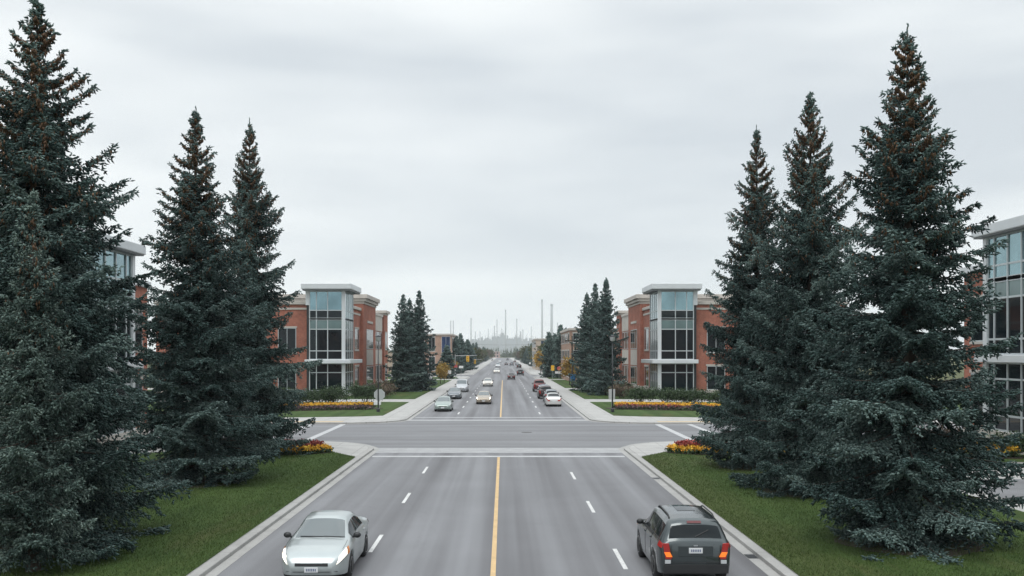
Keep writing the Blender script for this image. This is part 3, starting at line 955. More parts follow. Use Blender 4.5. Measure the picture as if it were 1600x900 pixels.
for s in (-1, 1):
    side = 'left' if s < 0 else 'right'
    rg = np.random.default_rng(200 + s)
    t = thing('flower_bed', 'long bed of yellow flowers with %s in front of the %s brick building' % ('purple low plants' if s < 0 else 'a red edge', side), 'flower bed')
    x0, x1 = (-21.5, -12.6) if s < 0 else (11.2, 21.0)
    yc = lambda x: 98.8 - 3.2 * np.clip((np.abs(x) - 12) / 9.5, 0, 1) ** 1.3
    xo = (x0 + x1) / 2
    ring = [(x0, -2.0), (xo, -2.5), (x1, -2.0), (x1 + (.9 if s < 0 else .3), 0), (x1, 1.5), (xo, 1.6), (x0, 1.5), (x0 - (.3 if s < 0 else .9), 0)]
    bed_soil(t, [(x, float(yc(x)) + dy) for x, dy in ring])
    n = 1900
    px = rg.uniform(x0 + .2, x1 - .1, n); dy = rg.uniform(-2.1, 1.2, n)
    o = np.stack([px, yc(px) + dy, np.full(n, .16)], 1)
    clump = np.sin(px * 2.1 + 1.3 * np.sin(dy * 3)) * .25
    back = dy > -0.55 + clump
    red = (~back) & (dy > -1.35 + clump) & (rg.random(n) < .7) if s > 0 else px > 90
    h = np.where(back, 0.40, 0.20) + rg.normal(size=n) * .07
    keep = rg.random(n) < .8
    bed_green(t, o, h * .9, rg, 0.11)
    plants('yellow_blossom', o[back & keep], h[back & keep], M_YEL, rg, t, 6, 0.085)
    low = (~back) & (~red) & (rg.random(n) < 0.75)
    plants('low_plant', o[low], h[low] * .8, M_PURPLE, rg, t, 6, 0.12)
    if s > 0:
        plants('red_blossom', o[red], h[red] + .06, M_RED, rg, t, 5, 0.085)
    desc = ['round green shrub nearest the road in front of the %s brick building', 'second green shrub from the road in front of the %s brick building', 'third green shrub from the road before the %s glass corner',
            'fourth green shrub from the road before the %s glass corner', 'outermost broad green shrub before the %s brick wing']
    for k, dx in enumerate((15.2, 17.9, 20.7, 23.6, 26.6)):
        shrub(s * (dx + R.uniform(-.3, .3)), 107.5 + R.uniform(-1.2, 1.2) + (3 if k == 0 else 0), 1.9, 1.3, R.uniform(1.5, 1.95), desc[k] % side, 'shrubs before the %s brick building' % side, seed=300 + k + s * 10)
    for k in range(4):
        shrub(s * (14.6 + 0.6 * k), 121 + k * 5.2, 1.7, 1.5, R.uniform(1.3, 1.8), ['reddish brown shrub at the %s path corner', 'grey green low shrub behind the %s path corner', 'brown low shrub along the %s brick facade', 'far low shrub along the %s brick facade'][k] % side,
              'low shrubs along the %s facade' % side, M_BARE if k % 2 == 0 else M_SHRUB, 1700, 0.11, 340 + k + s * 10)
# bed and shrubs at the right edge, before the near glass building
rg = np.random.default_rng(260)
t = thing('flower_bed', 'strip of yellow flowers below the glass building at the right edge', 'flower bed')
bed_soil(t, rect(22.6, 27.2, 51.6, 54.6))
n = 900
o = np.stack([rg.uniform(22.8, 27.0, n), rg.uniform(51.8, 54.4, n), np.full(n, .16)], 1)
h = 0.42 + rg.normal(size=n) * .06
bed_green(t, o, h, rg); plants('yellow_blossom', o, h, M_YEL, rg, t, 8, 0.08)
for k, (x, yv, lab) in enumerate(((25.3, 56.6, 'brownish shrub against the glass building at the right edge'), (27.0, 52.6, 'dark shrub beside the yellow strip at the right edge'))):
    shrub(x, yv, 1.2, 0.9, 1.3, lab, None, M_BARE if k == 0 else M_SHRUB, 2200, 0.075, 380 + k)

# ------------------------------------------------------------------ buildings
def glass_grid(t, plane, us, hs, thick_u=(), types=None, thick_h=(), d=0.0, fw=0.11):
    """curtain wall of separate panes between mullions; plane(u, z, depth) -> point"""
    def bx(u0, u1, z0, z1, d0, d1):
        b = MB()
        a, c = plane(u0, d0), plane(u1, d1)
        return b.box(a[0], c[0], a[1], c[1], z0, z1)
    for j in range(len(hs) - 1):
        for i in range(len(us) - 1):
            ty = types[j]
            if ty is None: continue
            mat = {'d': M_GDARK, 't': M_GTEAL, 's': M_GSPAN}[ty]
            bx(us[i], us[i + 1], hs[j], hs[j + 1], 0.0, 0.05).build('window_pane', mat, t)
    fr = MB()
    for i, u in enumerate(us):
        w = 0.2 if i in thick_u else fw / 2
        a, c = plane(u - w, -0.07), plane(u + w, 0.03)
        fr.box(a[0], c[0], a[1], c[1], hs[0] - 0.05, hs[-1] + 0.05)
    for j, z in enumerate(hs):
        w = 0.13 if j in thick_h else fw / 2
        a, c = plane(us[0] - 0.05, -0.045), plane(us[-1] + 0.05, 0.028)
        fr.box(a[0], c[0], a[1], c[1], z - w, z + w)
    fr.build('glazing_frame', M_FRAME, t)
def slab(t, name, x0, x1, y0, y1, z0, z1, mat, bevel=0.04):
    b = MB().box(x0, x1, y0, y1, z0, z1)
    return b.build(name, mat, t, bevel=bevel)
def window(t, plane, u0, u1, z0, z1, nv=1, mat=None, sill=True):
    """a framed window: frame > pane, sill"""
    def bx(b, a0, a1, za, zb, d0, d1):
        p, q = plane(a0, d0), plane(a1, d1)
        b.box(p[0], q[0], p[1], q[1], za, zb)
    f = MB()
    for a0, a1, za, zb in ((u0, u0 + .08, z0, z1), (u1 - .08, u1, z0, z1), (u0 + .08, u1 - .08, z0, z0 + .08), (u0 + .08, u1 - .08, z1 - .08, z1)):
        bx(f, a0, a1, za, zb, -0.03, 0.08)
    for k in range(1, nv + 1):
        u = u0 + (u1 - u0) * k / (nv + 1)
        bx(f, u - .03, u + .03, z0 + .08, z1 - .08, -0.015, 0.06)
    fo = f.build('window', M_FRAME, t)
    p = MB(); bx(p, u0 + .07, u1 - .07, z0 + .07, z1 - .07, 0.0, 0.05)
    p.build('pane', mat or M_GDARK, fo)
    if sill:
        for za, zb in ((z0 - .16, z0 - .005), (z1 + .005, z1 + .2)):
            q = MB(); bx(q, u0 - .12, u1 + .12, za, zb, -0.09, 0.05)
            q.build('sill' if za < z0 else 'lintel', M_STONE, fo, bevel=0.015)

def office(s, label):
    """brick office block with a glass corner stair, road side facing x = 0"""
    t = thing('office_building', label, 'building', (s * 19.6, 124.0, 0.0))
    X = lambda a: s * a                    # a = metres away from the road-facing plane
    # glass corner: front plane y = 0, side plane a = 0
    front = lambda u, d: (X(u), d)
    side = lambda u, d: (X(d), u)
    slab(t, 'corner_core', X(0.12), X(4.7), 0.12, 7.3, 0, 13.3, M_BLACK, 0)
    slab(t, 'plinth', X(-0.08), X(4.4), -0.08, 7.4, 0, 0.35, M_STONE, 0.02)
    for us, plane, th in (([0.2, 2.05, 3.45, 4.3], front, ()), ([0.42, 2.3, 3.9, 5.6, 7.2], side, ())):
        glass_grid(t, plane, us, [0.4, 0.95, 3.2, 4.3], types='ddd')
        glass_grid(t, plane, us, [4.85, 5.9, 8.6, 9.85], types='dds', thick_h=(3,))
        glass_grid(t, plane, us, [9.9, 10.95, 13.3], types='dt' if plane is front else 'tt', thick_h=(0,))  # front row darker: its dark reflections are put into the glass colour
    slab(t, 'corner_post', X(-0.13), X(0.30), -0.13, 0.34, 0.35, 13.4, M_ALU, 0.02)
    slab(t, 'end_panel', X(4.36), X(4.8), -0.06, 0.3, 11.6, 13.4, M_ALU, 0)
    slab(t, 'canopy', X(-0.95), X(4.75), -1.0, 9.3, 4.33, 4.82, M_ALU, 0.05)
    b = MB().box(X(-0.85), X(5.05), -0.9, 7.9, 13.38, 13.55)
    b.build('soffit', M_SOFFIT, t)
    slab(t, 'roof', X(-1.0), X(5.2), -1.05, 8.05, 13.552, 14.25, M_ALU, 0.06)
    # front brick wing
    slab(t, 'brick_wing', X(4.42), X(24), 1.6, 26, 0.9, 11.75, M_BRICK, 0)
    slab(t, 'stone_base', X(4.5), X(24.08), 1.52, 26, 0, 0.9, M_STONE, 0.02)
    slab(t, 'stone_band', X(4.6), X(24.1), 1.5, 1.62, 11.1, 11.35, M_STONE, 0.01)
    slab(t, 'coping', X(4.9), X(24.2), 1.35, 26, 11.752, 12.15, M_STONE, 0.03)
    wing = lambda u, d: (X(u), 1.6 - 0.01 + d * 0.6 - 0.03)
    for u in (6.3, 10.2, 14.1, 18.0):
        for z0, z1 in ((1.0, 4.0), (5.7, 8.8)):
            window(t, wing, u, u + 2.3, z0, z1, 1)
    # road-facing facade
    slab(t, 'brick_wall', X(0.45), X(20), 7.4, 47, 1.0, 11.6, M_BRICK, 0)
    slab(t, 'stone_base', X(0.32), X(20), 7.45, 47.1, 0, 0.998, M_STONE, 0.02)
    slab(t, 'coping', X(0.25), X(20.2), 7.3, 16.9, 11.602, 12.0, M_STONE, 0.03)
    slab(t, 'coping', X(0.25), X(20.2), 30.6, 42.4, 11.602, 12.0, M_STONE, 0.03)
    slab(t, 'stone_band', X(0.38), X(0.5), 7.5, 16.8, 10.9, 11.15, M_STONE, 0.01)
    fac = lambda u, d: (X(0.45 - 0.04 + d * 0.6), u)
    window(t, fac, 11.6, 15.4, 6.05, 9.0, 1); window(t, fac, 11.6, 15.4, 1.05, 3.8, 1)
    # tall brick pavilion
    slab(t, 'brick_pavilion', X(0.0), X(14), 17.0, 30.4, 1.0, 12.6, M_BRICK, 0)
    slab(t, 'stone_base', X(-0.1), X(14), 16.9, 30.5, 0, 0.998, M_STONE, 0.02)
    for k, (ov, z0, z1) in enumerate(((0.12, 12.602, 12.95), (0.38, 12.952, 13.35), (0.62, 13.352, 13.95))):
        slab(t, 'cornice', X(-ov), X(14 + ov), 17.0 - ov, 30.4 + ov, z0, z1, M_STONE, 0.04)
    slab(t, 'stone_panel', X(-0.07), X(0.0), 20.8, 26.8, 10.0, 10.35, M_STONE, 0.01)
    slab(t, 'stone_panel', X(-0.06), X(0.0), 20.2, 27.2, 3.85, 6.15, M_STONE, 0.01)
    pav = lambda u, d: (X(-0.04 + d * 0.6), u)
    window(t, pav, 20.2, 27.2, 6.25, 9.1, 2, sill=False); window(t, pav, 20.2, 27.2, 1.05, 3.7, 2, sill=False)
    # stone bay and end pier
    slab(t, 'stone_panel', X(0.37), X(0.45), 30.9, 42.0, 9.2, 11.6, M_STONE, 0.01)
    slab(t, 'stone_panel', X(0.36), X(0.45), 31.4, 41.6, 3.85, 6.15, M_STONE, 0.01)
    for u in (31.4, 35.1, 38.8):
        window(t, fac, u, u + 3.0, 6.25, 9.05, 1, sill=False); window(t, fac, u, u + 3.0, 1.05, 3.7, 1, sill=False)
    slab(t, 'brick_pier', X(0.1), X(14), 42.4, 47.4, 1.0, 12.0, M_BRICK, 0)
    for k, (ov, z0, z1) in enumerate(((0.1, 12.002, 12.3), (0.4, 12.302, 12.75))):
        slab(t, 'cornice', X(0.1 - ov), X(14 + ov), 42.4 - ov, 47.4 + ov, z0, z1, M_STONE, 0.03)
    pier = lambda u, d: (X(0.1 - 0.04 + d * 0.6), u)
    window(t, pier, 43.6, 46.2, 6.25, 9.05, 0); window(t, pier, 43.6, 46.2, 1.05, 3.7, 0)
    # plant boxes on the roof
    slab(t, 'roof_unit', X(8), X(11), 12, 15, 11.6, 12.6, M_GALV, 0.05)
office(-1, 'red brick office with a glass corner beyond the crossing on the left')
office(1, 'red brick office with a glass corner beyond the crossing on the right')

def near_office(s, xface, k, label):
    """glass ended office close by: stair glass along the road, brick beyond"""
    t = thing('glass_office', label, 'building', (s * xface, 58.0, 0.0))
    X = lambda a: s * a
    Z = lambda z: z * k
    slab(t, 'core', X(0.14), X(12), -13.9, -0.14, 0, Z(12.2), M_BLACK, 0)
    slab(t, 'stone_base', X(-0.1), X(12), -14.1, 0.1, 0, Z(1.2), M_STONE, 0.02)
    side = lambda u, d: (X(d), u)
    us = [-0.35, -1.1, -2.6, -4.1, -5.6, -7.1, -8.6, -10.1, -11.6, -13.6][::-1]
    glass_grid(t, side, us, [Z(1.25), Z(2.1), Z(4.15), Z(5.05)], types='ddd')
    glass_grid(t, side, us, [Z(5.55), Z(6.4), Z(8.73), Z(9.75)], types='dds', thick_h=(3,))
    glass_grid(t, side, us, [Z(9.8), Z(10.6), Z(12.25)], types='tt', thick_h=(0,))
    end = lambda u, d: (X(u), -d)
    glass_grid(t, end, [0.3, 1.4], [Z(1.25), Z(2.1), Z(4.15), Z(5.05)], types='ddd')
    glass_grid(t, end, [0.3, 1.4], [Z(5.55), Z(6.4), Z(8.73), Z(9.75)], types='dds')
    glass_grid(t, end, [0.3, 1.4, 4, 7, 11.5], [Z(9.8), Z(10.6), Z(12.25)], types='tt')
    slab(t, 'corner_post', X(-0.12), X(0.28), -0.3, 0.12, Z(1.2), Z(12.3), M_ALU, 0.02)
    slab(t, 'canopy', X(-0.5), X(3), -14.3, 0.45, Z(5.08), Z(5.52), M_ALU, 0.04)
    slab(t, 'soffit', X(-0.5), X(12.4), -14.4, 0.45, Z(12.28), Z(12.36), M_SOFFIT, 0)
    slab(t, 'roof', X(-0.6), X(12.5), -14.5, 0.55, Z(12.362), Z(12.95), M_ALU, 0.05)
    slab(t, 'brick_wing', X(.5), X(13), 0.56, 3.8, Z(1.2), Z(10.5), M_BRICK, 0)
    slab(t, 'stone_base', X(.42), X(13), 0.57, 3.86, 0, Z(1.198), M_STONE, 0.02)
    slab(t, 'coping', X(.3), X(13.1), 0.58, 3.95, Z(10.502), Z(10.9), M_ALU, 0.03)
    w = lambda u, d: (X(.5 - 0.04 + d * 0.6), u)
    window(t, w, 1.2, 2.8, Z(6.3), Z(8.9), 0); window(t, w, 1.2, 2.8, Z(1.6), Z(4.4), 0)
near_office(1, 28.35, 1.0, 'glass and brick office at the right edge behind the nearest spruce')
near_office(-1, 21.35, 0.92, 'glass and brick office glimpsed between the two left spruces')

def far_block(name, label, x0, x1, y0, y1, h, wall, glass=None, floors=3, cols=3):
    t = thing(name, label, 'building', ((x0 + x1) / 2, y0, 0))
    w = (x1 - x0) / 2
    slab(t, 'wall', -w, w, 0, y1 - y0, 0, h, wall, 0)
    slab(t, 'roof', -w - .25, w + .25, -.25, y1 - y0 + .25, h + .002, h + .45, M_STONE, 0.03)
    fl = h / floors
    fr = lambda u, d: (u, -0.03 + d * .5)
    inner = -1 if x0 > 0 else 1
    sd = lambda u, d: (inner * (w + 0.03 - d * .5), u)
    for j in range(floors):
        if glass:
            g0, g1 = glass
            window(t, fr, g0 - (x0 + x1) / 2, g1 - (x0 + x1) / 2, j * fl + (.55 if j else .3), (j + 1) * fl - .3, 1, M_GBLUE, False)
        for i in range(cols):
            u0 = -w + .6 + i * (2 * w - 1.2) / cols
            u1 = u0 + (2 * w - 1.2) / cols * .62
            if glass and u1 + (x0 + x1) / 2 > glass[0] - .2 and u0 + (x0 + x1) / 2 < glass[1] + .2: continue
            window(t, fr, u0, u1, j * fl + 1.0, (j + 1) * fl - .5, 1)
        dpt = y1 - y0
        nc = max(2, int(dpt / 5))
        for i in range(nc):
            u0 = 1 + i * (dpt - 2) / nc
            window(t, sd, u0, u0 + (dpt - 2) / nc * .6, j * fl + 1.0, (j + 1) * fl - .5, 1)
    return t
far_block('tan_building', 'tan brick block with dark blue glazing beyond the left spruces', -26, xat(706, 266), 266, 300, hat(524, 266), M_TAN, (xat(690, 266), xat(704.4, 266) - 0.15), 2, 4)
far_block('tan_building', 'tan brick block behind the right spruce group', xat(886, 200), 30, 192, 226, hat(517, 196), M_TAN, None, 3, 4)
far_block('tan_building', 'pale block with a blue window bay behind the yellow tree', xat(837, 330), 30, 330, 372, hat(531, 330), mottled('pale_render', (0.46, 0.38, 0.31), .1, 1, .9), (xat(845, 330), xat(853, 330)), 3, 4)
far_block('low_building', 'low pinkish block at the far end of the road', xat(762, 1220), xat(781, 1220) , 1225, 1245, 7.5, mottled('pink_render', (0.40, 0.27, 0.24), .1, 1, .9), None, 2, 4)
far_block('low_building', 'low pale shop building set back beyond the left side street', -44, -17.5, 300, 330, 6.0, mottled('pale_render', (0.46, 0.38, 0.31)), None, 2, 5)

# ------------------------------------------------------------------ industrial skyline
SK = 5000
M_STACK = mottled('stack_concrete', (0.24, 0.25, 0.265), .1, .01, .9)
M_IND = mottled('plant_steel', (0.22, 0.24, 0.26), .15, .01, .8)
def stack(px, top, wpx, label, Y=SK):
    h = hat(top, Y); r = wpx / 2 * Y / 1555.5
    t = thing('smokestack', label, 'smokestack', (xat(px, Y), Y, 0), 0, 'smokestacks on the skyline')
    MB().lathe([(r * 1.35, 0), (r * 1.0, h * .5), (r * .9, h * .965)], (0, 0, 0), n=16).build('shaft', M_STACK, t, True)
    MB().lathe([(r * 1.05, h * .962), (r * 1.05, h)], (0, 0, 0), n=16).build('rim', M_IND, t)
for a in ((704.3, 501, 1.7, 'left stack of the twin chimneys at the left of the skyline'), (708.3, 501, 1.7, 'right stack of the twin chimneys at the left of the skyline'),
          (736, 497, 2.0, 'lone tall chimney between the twin chimneys and the plant'), (743, 518, 1.3, 'short thin chimney just right of the lone tall one'), (750, 518, 1.2, 'short thin chimney left of the hazy plant'),
          (763, 514, 1.2, 'thin chimney over the left end of the hazy plant'), (772.5, 509, 1.6, 'shorter chimney of a close pair left of centre'), (776.5, 499, 1.5, 'taller chimney of a close pair left of centre'),
          (790, 484, 2.1, 'tall chimney rising from the middle of the plant'), (807.5, 498, 1.7, 'thin chimney right of the middle one'), (817, 515, 1.7, 'short stout chimney over the right of the plant'),
          (830, 510, 1.3, 'thin chimney left of the two tallest'), (847, 468, 2.9, 'tallest chimney on the skyline'), (862, 475, 4.2, 'widest chimney, beside the tallest'), (871, 504, 1.3, 'thin short chimney right of the widest')):
    stack(*a)
ri = random.Random(4)
blk = ((714, 748, 529), (741, 765, 527), (757, 775, 527), (768, 790, 522), (779, 790, 520), (788, 806, 524), (800, 822, 528), (806, 815, 522), (816, 842, 528), (836, 858, 533))
for i, (a, b_, top) in enumerate(blk):
    Y = SK + 40 + i * 16
    x0, x1 = xat(a, Y), xat(b_, Y)
    t = thing('refinery_unit', ['flat hazy plant block at the left end of the skyline', 'hazy plant block below the thin left chimneys', 'stepped hazy plant block left of the close chimney pair', 'hazy plant block behind the close chimney pair',
                            'tallest hazy plant block left of the middle chimney', 'hazy plant block below the middle chimney', 'hazy plant block right of the middle chimney', 'narrow hazy plant tower under the short stout chimney',
                            'low hazy plant block left of the tallest chimney', 'flat hazy plant block at the right end of the skyline'][i], 'industrial plant', (0, Y, 0), 0, 'industrial plant on the skyline')
    h = hat(top, Y)
    m = MB(); m.box(x0, x1, 0, 30, 0, h * .82)
    nx = 5
    for k in range(nx):
        xa = x0 + (x1 - x0) * k / nx
        m.box(xa + 1, xa + (x1 - x0) / nx * ri.uniform(.5, .95), 2, 26, h * .82 + .02, h * ri.uniform(.86, 1.0))
    m.build('wall', M_IND, t)
    m = MB()
    for k in range(4):
        xa = ri.uniform(x0 + 2, x1 - 2)
        m.tube([(xa, 12, h * .8), (xa, 12, h * ri.uniform(1.0, 1.22))], 1.0, 8)
    m.build('vent_pipe', M_STACK, t)

# ------------------------------------------------------------------ vehicles
class Shell:
    """car body as a lofted surface: stations along y (front +), half section q 0..8"""
    def __init__(s, d):
        s.d = d
        s.L = d['len'] / 2
    def it(s, key, y):
        p = s.d[key]
        xs, ys = [a for a, _ in p], [b for _, b in p]
        e = 0.045
        return (np.interp(y - e, xs, ys) + 2 * np.interp(y, xs, ys) + np.interp(y + e, xs, ys)) / 4
    def zb(s, y):
        r, ra = s.d['r'], s.d['r'] + 0.065
        z = s.d['sill'] + 0.10 * max(0, abs(y) - s.L + .45)
        for ya in s.d['axles']:
            dy = abs(y - ya)
            if dy < ra:
                z = max(z, r + math.sqrt(ra * ra - dy * dy) - 0.01)
        return z
    def section(s, y):
        w, zs, zt, zb = s.it('w', y), s.it('belt', y), s.it('top', y), s.zb(y)
        zt = max(zt, zs + 0.012)
        g = zt - zs
        k = min(1.0, g / 0.42)
        wr = (1 - k) * w * 0.88 + k * s.d['roofw']
        c = min(0.10, 0.02 + 0.09 * k)
        zm = max(zb + 0.02, zs - 0.30)
        return [(w * .955, zb), (w * .99, zb + (zm - zb) * .5), (w, zm), (w * .995, zs - .10), (w * .945, zs), (wr, zt - c), (wr * .86, zt - c * .35), (wr * .45, zt - c * .04), (0, zt)]
    def S(s, y, q):
        sc_ = s.section(y)
        i = min(7, int(q)); f = q - i
        a, b = sc_[i], sc_[i + 1]
        return np.array([a[0] + (b[0] - a[0]) * f, y, a[1] + (b[1] - a[1]) * f])
    def N(s, y, q, side):
        e = 0.02
        du = s.S(y + e, q) - s.S(y - e, q)
        dv = s.S(y, min(8, q + .05)) - s.S(y, max(0, q - .05))
        n = np.cross(du, dv)
        n = n / max(1e-9, np.linalg.norm(n))
        if n[0] < 0 or (abs(n[0]) < 1e-3 and n[2] < 0): n = -n
        if q > 7.9: n[0] = 0
        return n
    def patch(s, y0, y1, q0, q1, side, off=0.007, ny=10, nq=5, cut=None):
        b = MB(); vs = []
        for i in range(ny + 1):
            for j in range(nq + 1):
                y = y0 + (y1 - y0) * i / ny; q = q0 + (q1 - q0) * j / nq
                if cut: y = cut(i / ny, j / nq, y)
                p = s.S(y, q) + s.N(y, q, side) * off
                vs.append((p[0] * side, p[1], p[2]))
        b.add(vs, [(i * (nq + 1) + j, i * (nq + 1) + j + 1, (i + 1) * (nq + 1) + j + 1, (i + 1) * (nq + 1) + j) for i in range(ny) for j in range(nq)])
        return b
    def top_patch(s, y0, y1, q0, off=0.007, ny=10):
        b = MB(); vs = []
        qs = [(-1, q) for q in np.linspace(q0, 8, 7)][:-1] + [(1, q) for q in np.linspace(8, q0, 7)]
        for i in range(ny + 1):
            y = y0 + (y1 - y0) * i / ny
            for sd, q in qs:
                p = s.S(y, q) + s.N(y, q, 1) * off
                vs.append((p[0] * sd, p[1], p[2]))
        m = len(qs)
        b.add(vs, [(i * m + j, i * m + j + 1, (i + 1) * m + j + 1, (i + 1) * m + j) for i in range(ny) for j in range(m - 1)])
        return b
    def body(s, step=0.045):
        ys = sorted(set([round(v, 4) for v in np.linspace(-s.L, s.L, int(2 * s.L / step))]))
        for ya in s.d['axles']:
            ra = s.d['r'] + .065
            ys += [ya - ra + .001, ya + ra - .001, ya - ra - .004, ya + ra + .004]
        ys = sorted(ys)
        b = MB(); vs = []
        for y in ys:
            sec = s.section(y)
            vs += [(-x, y, z) for x, z in sec[:-1]] + [(0, y, sec[-1][1])] + [(x, y, z) for x, z in sec[:-1][::-1]]
        m = 17
        n = len(ys)
        fs = [(i * m + j, i * m + j + 1, (i + 1) * m + j + 1, (i + 1) * m + j) for i in range(n - 1) for j in range(m - 1)]
        fs += [tuple(range(m))[::-1], tuple((n - 1) * m + j for j in range(m))]
        return b.add(vs, fs)
SEDAN = dict(len=4.50, r=0.315, sill=0.21, axles=(-1.33, 1.30), roofw=0.565,
             w=[(-2.25, .66), (-2.17, .76), (-1.95, .81), (-1.4, .84), (1.3, .84), (1.7, .82), (1.98, .75), (2.15, .64), (2.25, .48)],
             belt=[(-2.25, .72), (-2.18, .86), (-2.0, .93), (-1.0, .93), (0.6, .90), (1.15, .87), (1.65, .80), (1.98, .72), (2.15, .62), (2.25, .50)],
             top=[(-2.25, .76), (-2.18, .92), (-2.05, .99), (-1.62, 1.02), (-1.5, 1.04), (-.78, 1.35), (-.5, 1.395), (-.1, 1.405), (.2, 1.375), (.36, 1.33), (1.12, .945), (1.25, .93), (1.65, .865), (1.98, .77), (2.15, .66), (2.25, .53)],
             ws=(.38, 1.08), rw=(-1.46, -.82), sides=((-.02, .80), (-.98, -.09)), doors=((-.05, 1.0), (-.98, -.08)))
SUVD = dict(len=4.45, r=0.35, sill=0.27, axles=(-1.33, 1.31), roofw=0.63,
            w=[(-2.225, .80), (-2.15, .85), (-1.9, .89), (-1.3, .90), (1.4, .90), (1.8, .87), (2.05, .77), (2.225, .58)],
            belt=[(-2.225, 1.02), (-2.0, 1.05), (-.9, 1.03), (.8, 1.0), (1.2, .98), (1.7, .94), (2.0, .86), (2.15, .74), (2.225, .6)],
            top=[(-2.225, 1.06), (-2.16, 1.12), (-2.0, 1.50), (-1.85, 1.585), (-1.4, 1.62), (-.4, 1.64), (.1, 1.62), (.3, 1.57), (.98, 1.10), (1.1, 1.07), (1.7, 1.0), (2.0, .91), (2.15, .78), (2.225, .63)],
            ws=(.34, .94), rw=(-2.15, -2.015), sides=((-.0, .66), (-.95, -.08), (-1.86, -1.05)), doors=((-.02, .98), (-.98, -.06)))
VAN = dict(SUVD, len=4.9, roofw=0.72, axles=(-1.5, 1.5),
           w=[(-2.45, .84), (-2.3, .9), (1.6, .9), (2.0, .86), (2.3, .76), (2.45, .6)],
           belt=[(-2.45, 1.05), (-.9, 1.05), (1.2, 1.0), (1.9, .92), (2.3, .78), (2.45, .6)],
           top=[(-2.45, 1.1), (-2.4, 1.3), (-2.25, 1.72), (-2.0, 1.8), (.3, 1.8), (.6, 1.74), (1.35, 1.14), (1.5, 1.1), (2.0, 1.0), (2.3, .85), (2.45, .63)],
           ws=(.64, 1.3), rw=(-2.39, -2.24), sides=((.0, 1.0), (-1.0, -.1), (-2.1, -1.1)), doors=((-.02, 1.1), (-1.0, -.08)))
HATCH = dict(SEDAN, len=4.1, axles=(-1.25, 1.25),
             w=[(-2.05, .72), (-1.95, .8), (-1.4, .85), (1.3, .85), (1.7, .8), (1.95, .64), (2.05, .5)],
             belt=[(-2.05, .92), (-1, .92), (.6, .9), (1.1, .88), (1.6, .8), (1.9, .68), (2.05, .5)],
             top=[(-2.05, .96), (-1.98, 1.02), (-1.7, 1.34), (-1.4, 1.43), (-.1, 1.46), (.2, 1.42), (.36, 1.36), (1.08, .96), (1.2, .94), (1.6, .87), (1.9, .72), (2.05, .53)],
             ws=(.38, 1.04), rw=(-1.97, -1.72), sides=((-.02, .76), (-1.0, -.09)), doors=((-.05, .98), (-.98, -.08)))
PICK = dict(SUVD, len=5.3, axles=(-1.65, 1.65), r=0.38, sill=0.36,
            w=[(-2.65, .84), (-2.5, .9), (1.9, .92), (2.3, .88), (2.65, .7)],
            belt=[(-2.65, 1.1), (-.9, 1.1), (1.2, 1.08), (2.0, 1.04), (2.45, .92), (2.65, .7)],
            top=[(-2.65, 1.12), (-.95, 1.14), (-.8, 1.2), (-.66, 1.7), (-.5, 1.78), (.4, 1.78), (.6, 1.72), (1.2, 1.2), (1.35, 1.15), (2.0, 1.1), (2.45, .97), (2.65, .73)],
            ws=(.64, 1.15), rw=(-.8, -.68), sides=((.1, .9), (-.6, .02)), doors=((-.0, 1.1), (-.62, -.05)))

def wheel(t, x, y, r, side, detail=True):
    w = MB()
    wd = 0.205
    w.lathe([(r * .62, -wd / 2), (r * .90, -wd / 2), (r, -wd * .36), (r, wd * .36), (r * .90, wd / 2), (r * .62, wd / 2)], (x, y, r), 'x', 28 if detail else 16)
    wo = w.build('wheel', M_TYRE, t, True)
    m = MB()
    xo = x + side * wd * .5
    n = 28 if detail else 14
    m.lathe([(r * .66, -.05 * side), (r * .66, 0.004 * side), (r * .58, 0.006 * side), (r * .56, -.025 * side)], (xo, y, r), 'x', n)
    if detail:
        for k in range(5):
            a = 2 * pi * k / 5 + .3
            c, s_ = cos(a), sin(a)
            p0, p1 = (y + c * r * .1, r + s_ * r * .1), (y + c * r * .6, r + s_ * r * .6)
            nx, ny = -s_ * .042, c * .042
            vs = []
            for xx in (xo - .02 * side, xo + .004 * side):
                vs += [(xx, p0[0] - nx, p0[1] - ny), (xx, p0[0] + nx, p0[1] + ny), (xx, p1[0] + nx * .8, p1[1] + ny * .8), (xx, p1[0] - nx * .8, p1[1] - ny * .8)]
            m.add(vs, [(0, 1, 2, 3), (4, 5, 6, 7), (0, 1, 5, 4), (1, 2, 6, 5), (2, 3, 7, 6), (3, 0, 4, 7)])
        m.lathe([(r * .15, -.02 * side), (r * .15, .012 * side)], (xo, y, r), 'x', 12)
        MB().lathe([(r * .57, -.04), (r * .57, -.03)], (x + side * (wd * .5 - .01), y, r), 'x', 20).build('brake_disc', M_BLACK, wo)
    m.build('rim', M_RIM, wo)
def ellipsoid(c, r, n=10):
    prof = [(max(.001, sin(pi * i / n)), -cos(pi * i / n)) for i in range(n + 1)]
    b = MB().lathe(prof, (0, 0, 0), 'z', 14)
    b.v = [(c[0] + x * r[0], c[1] + y * r[1], c[2] + z * r[2]) for x, y, z in b.v]
    return b
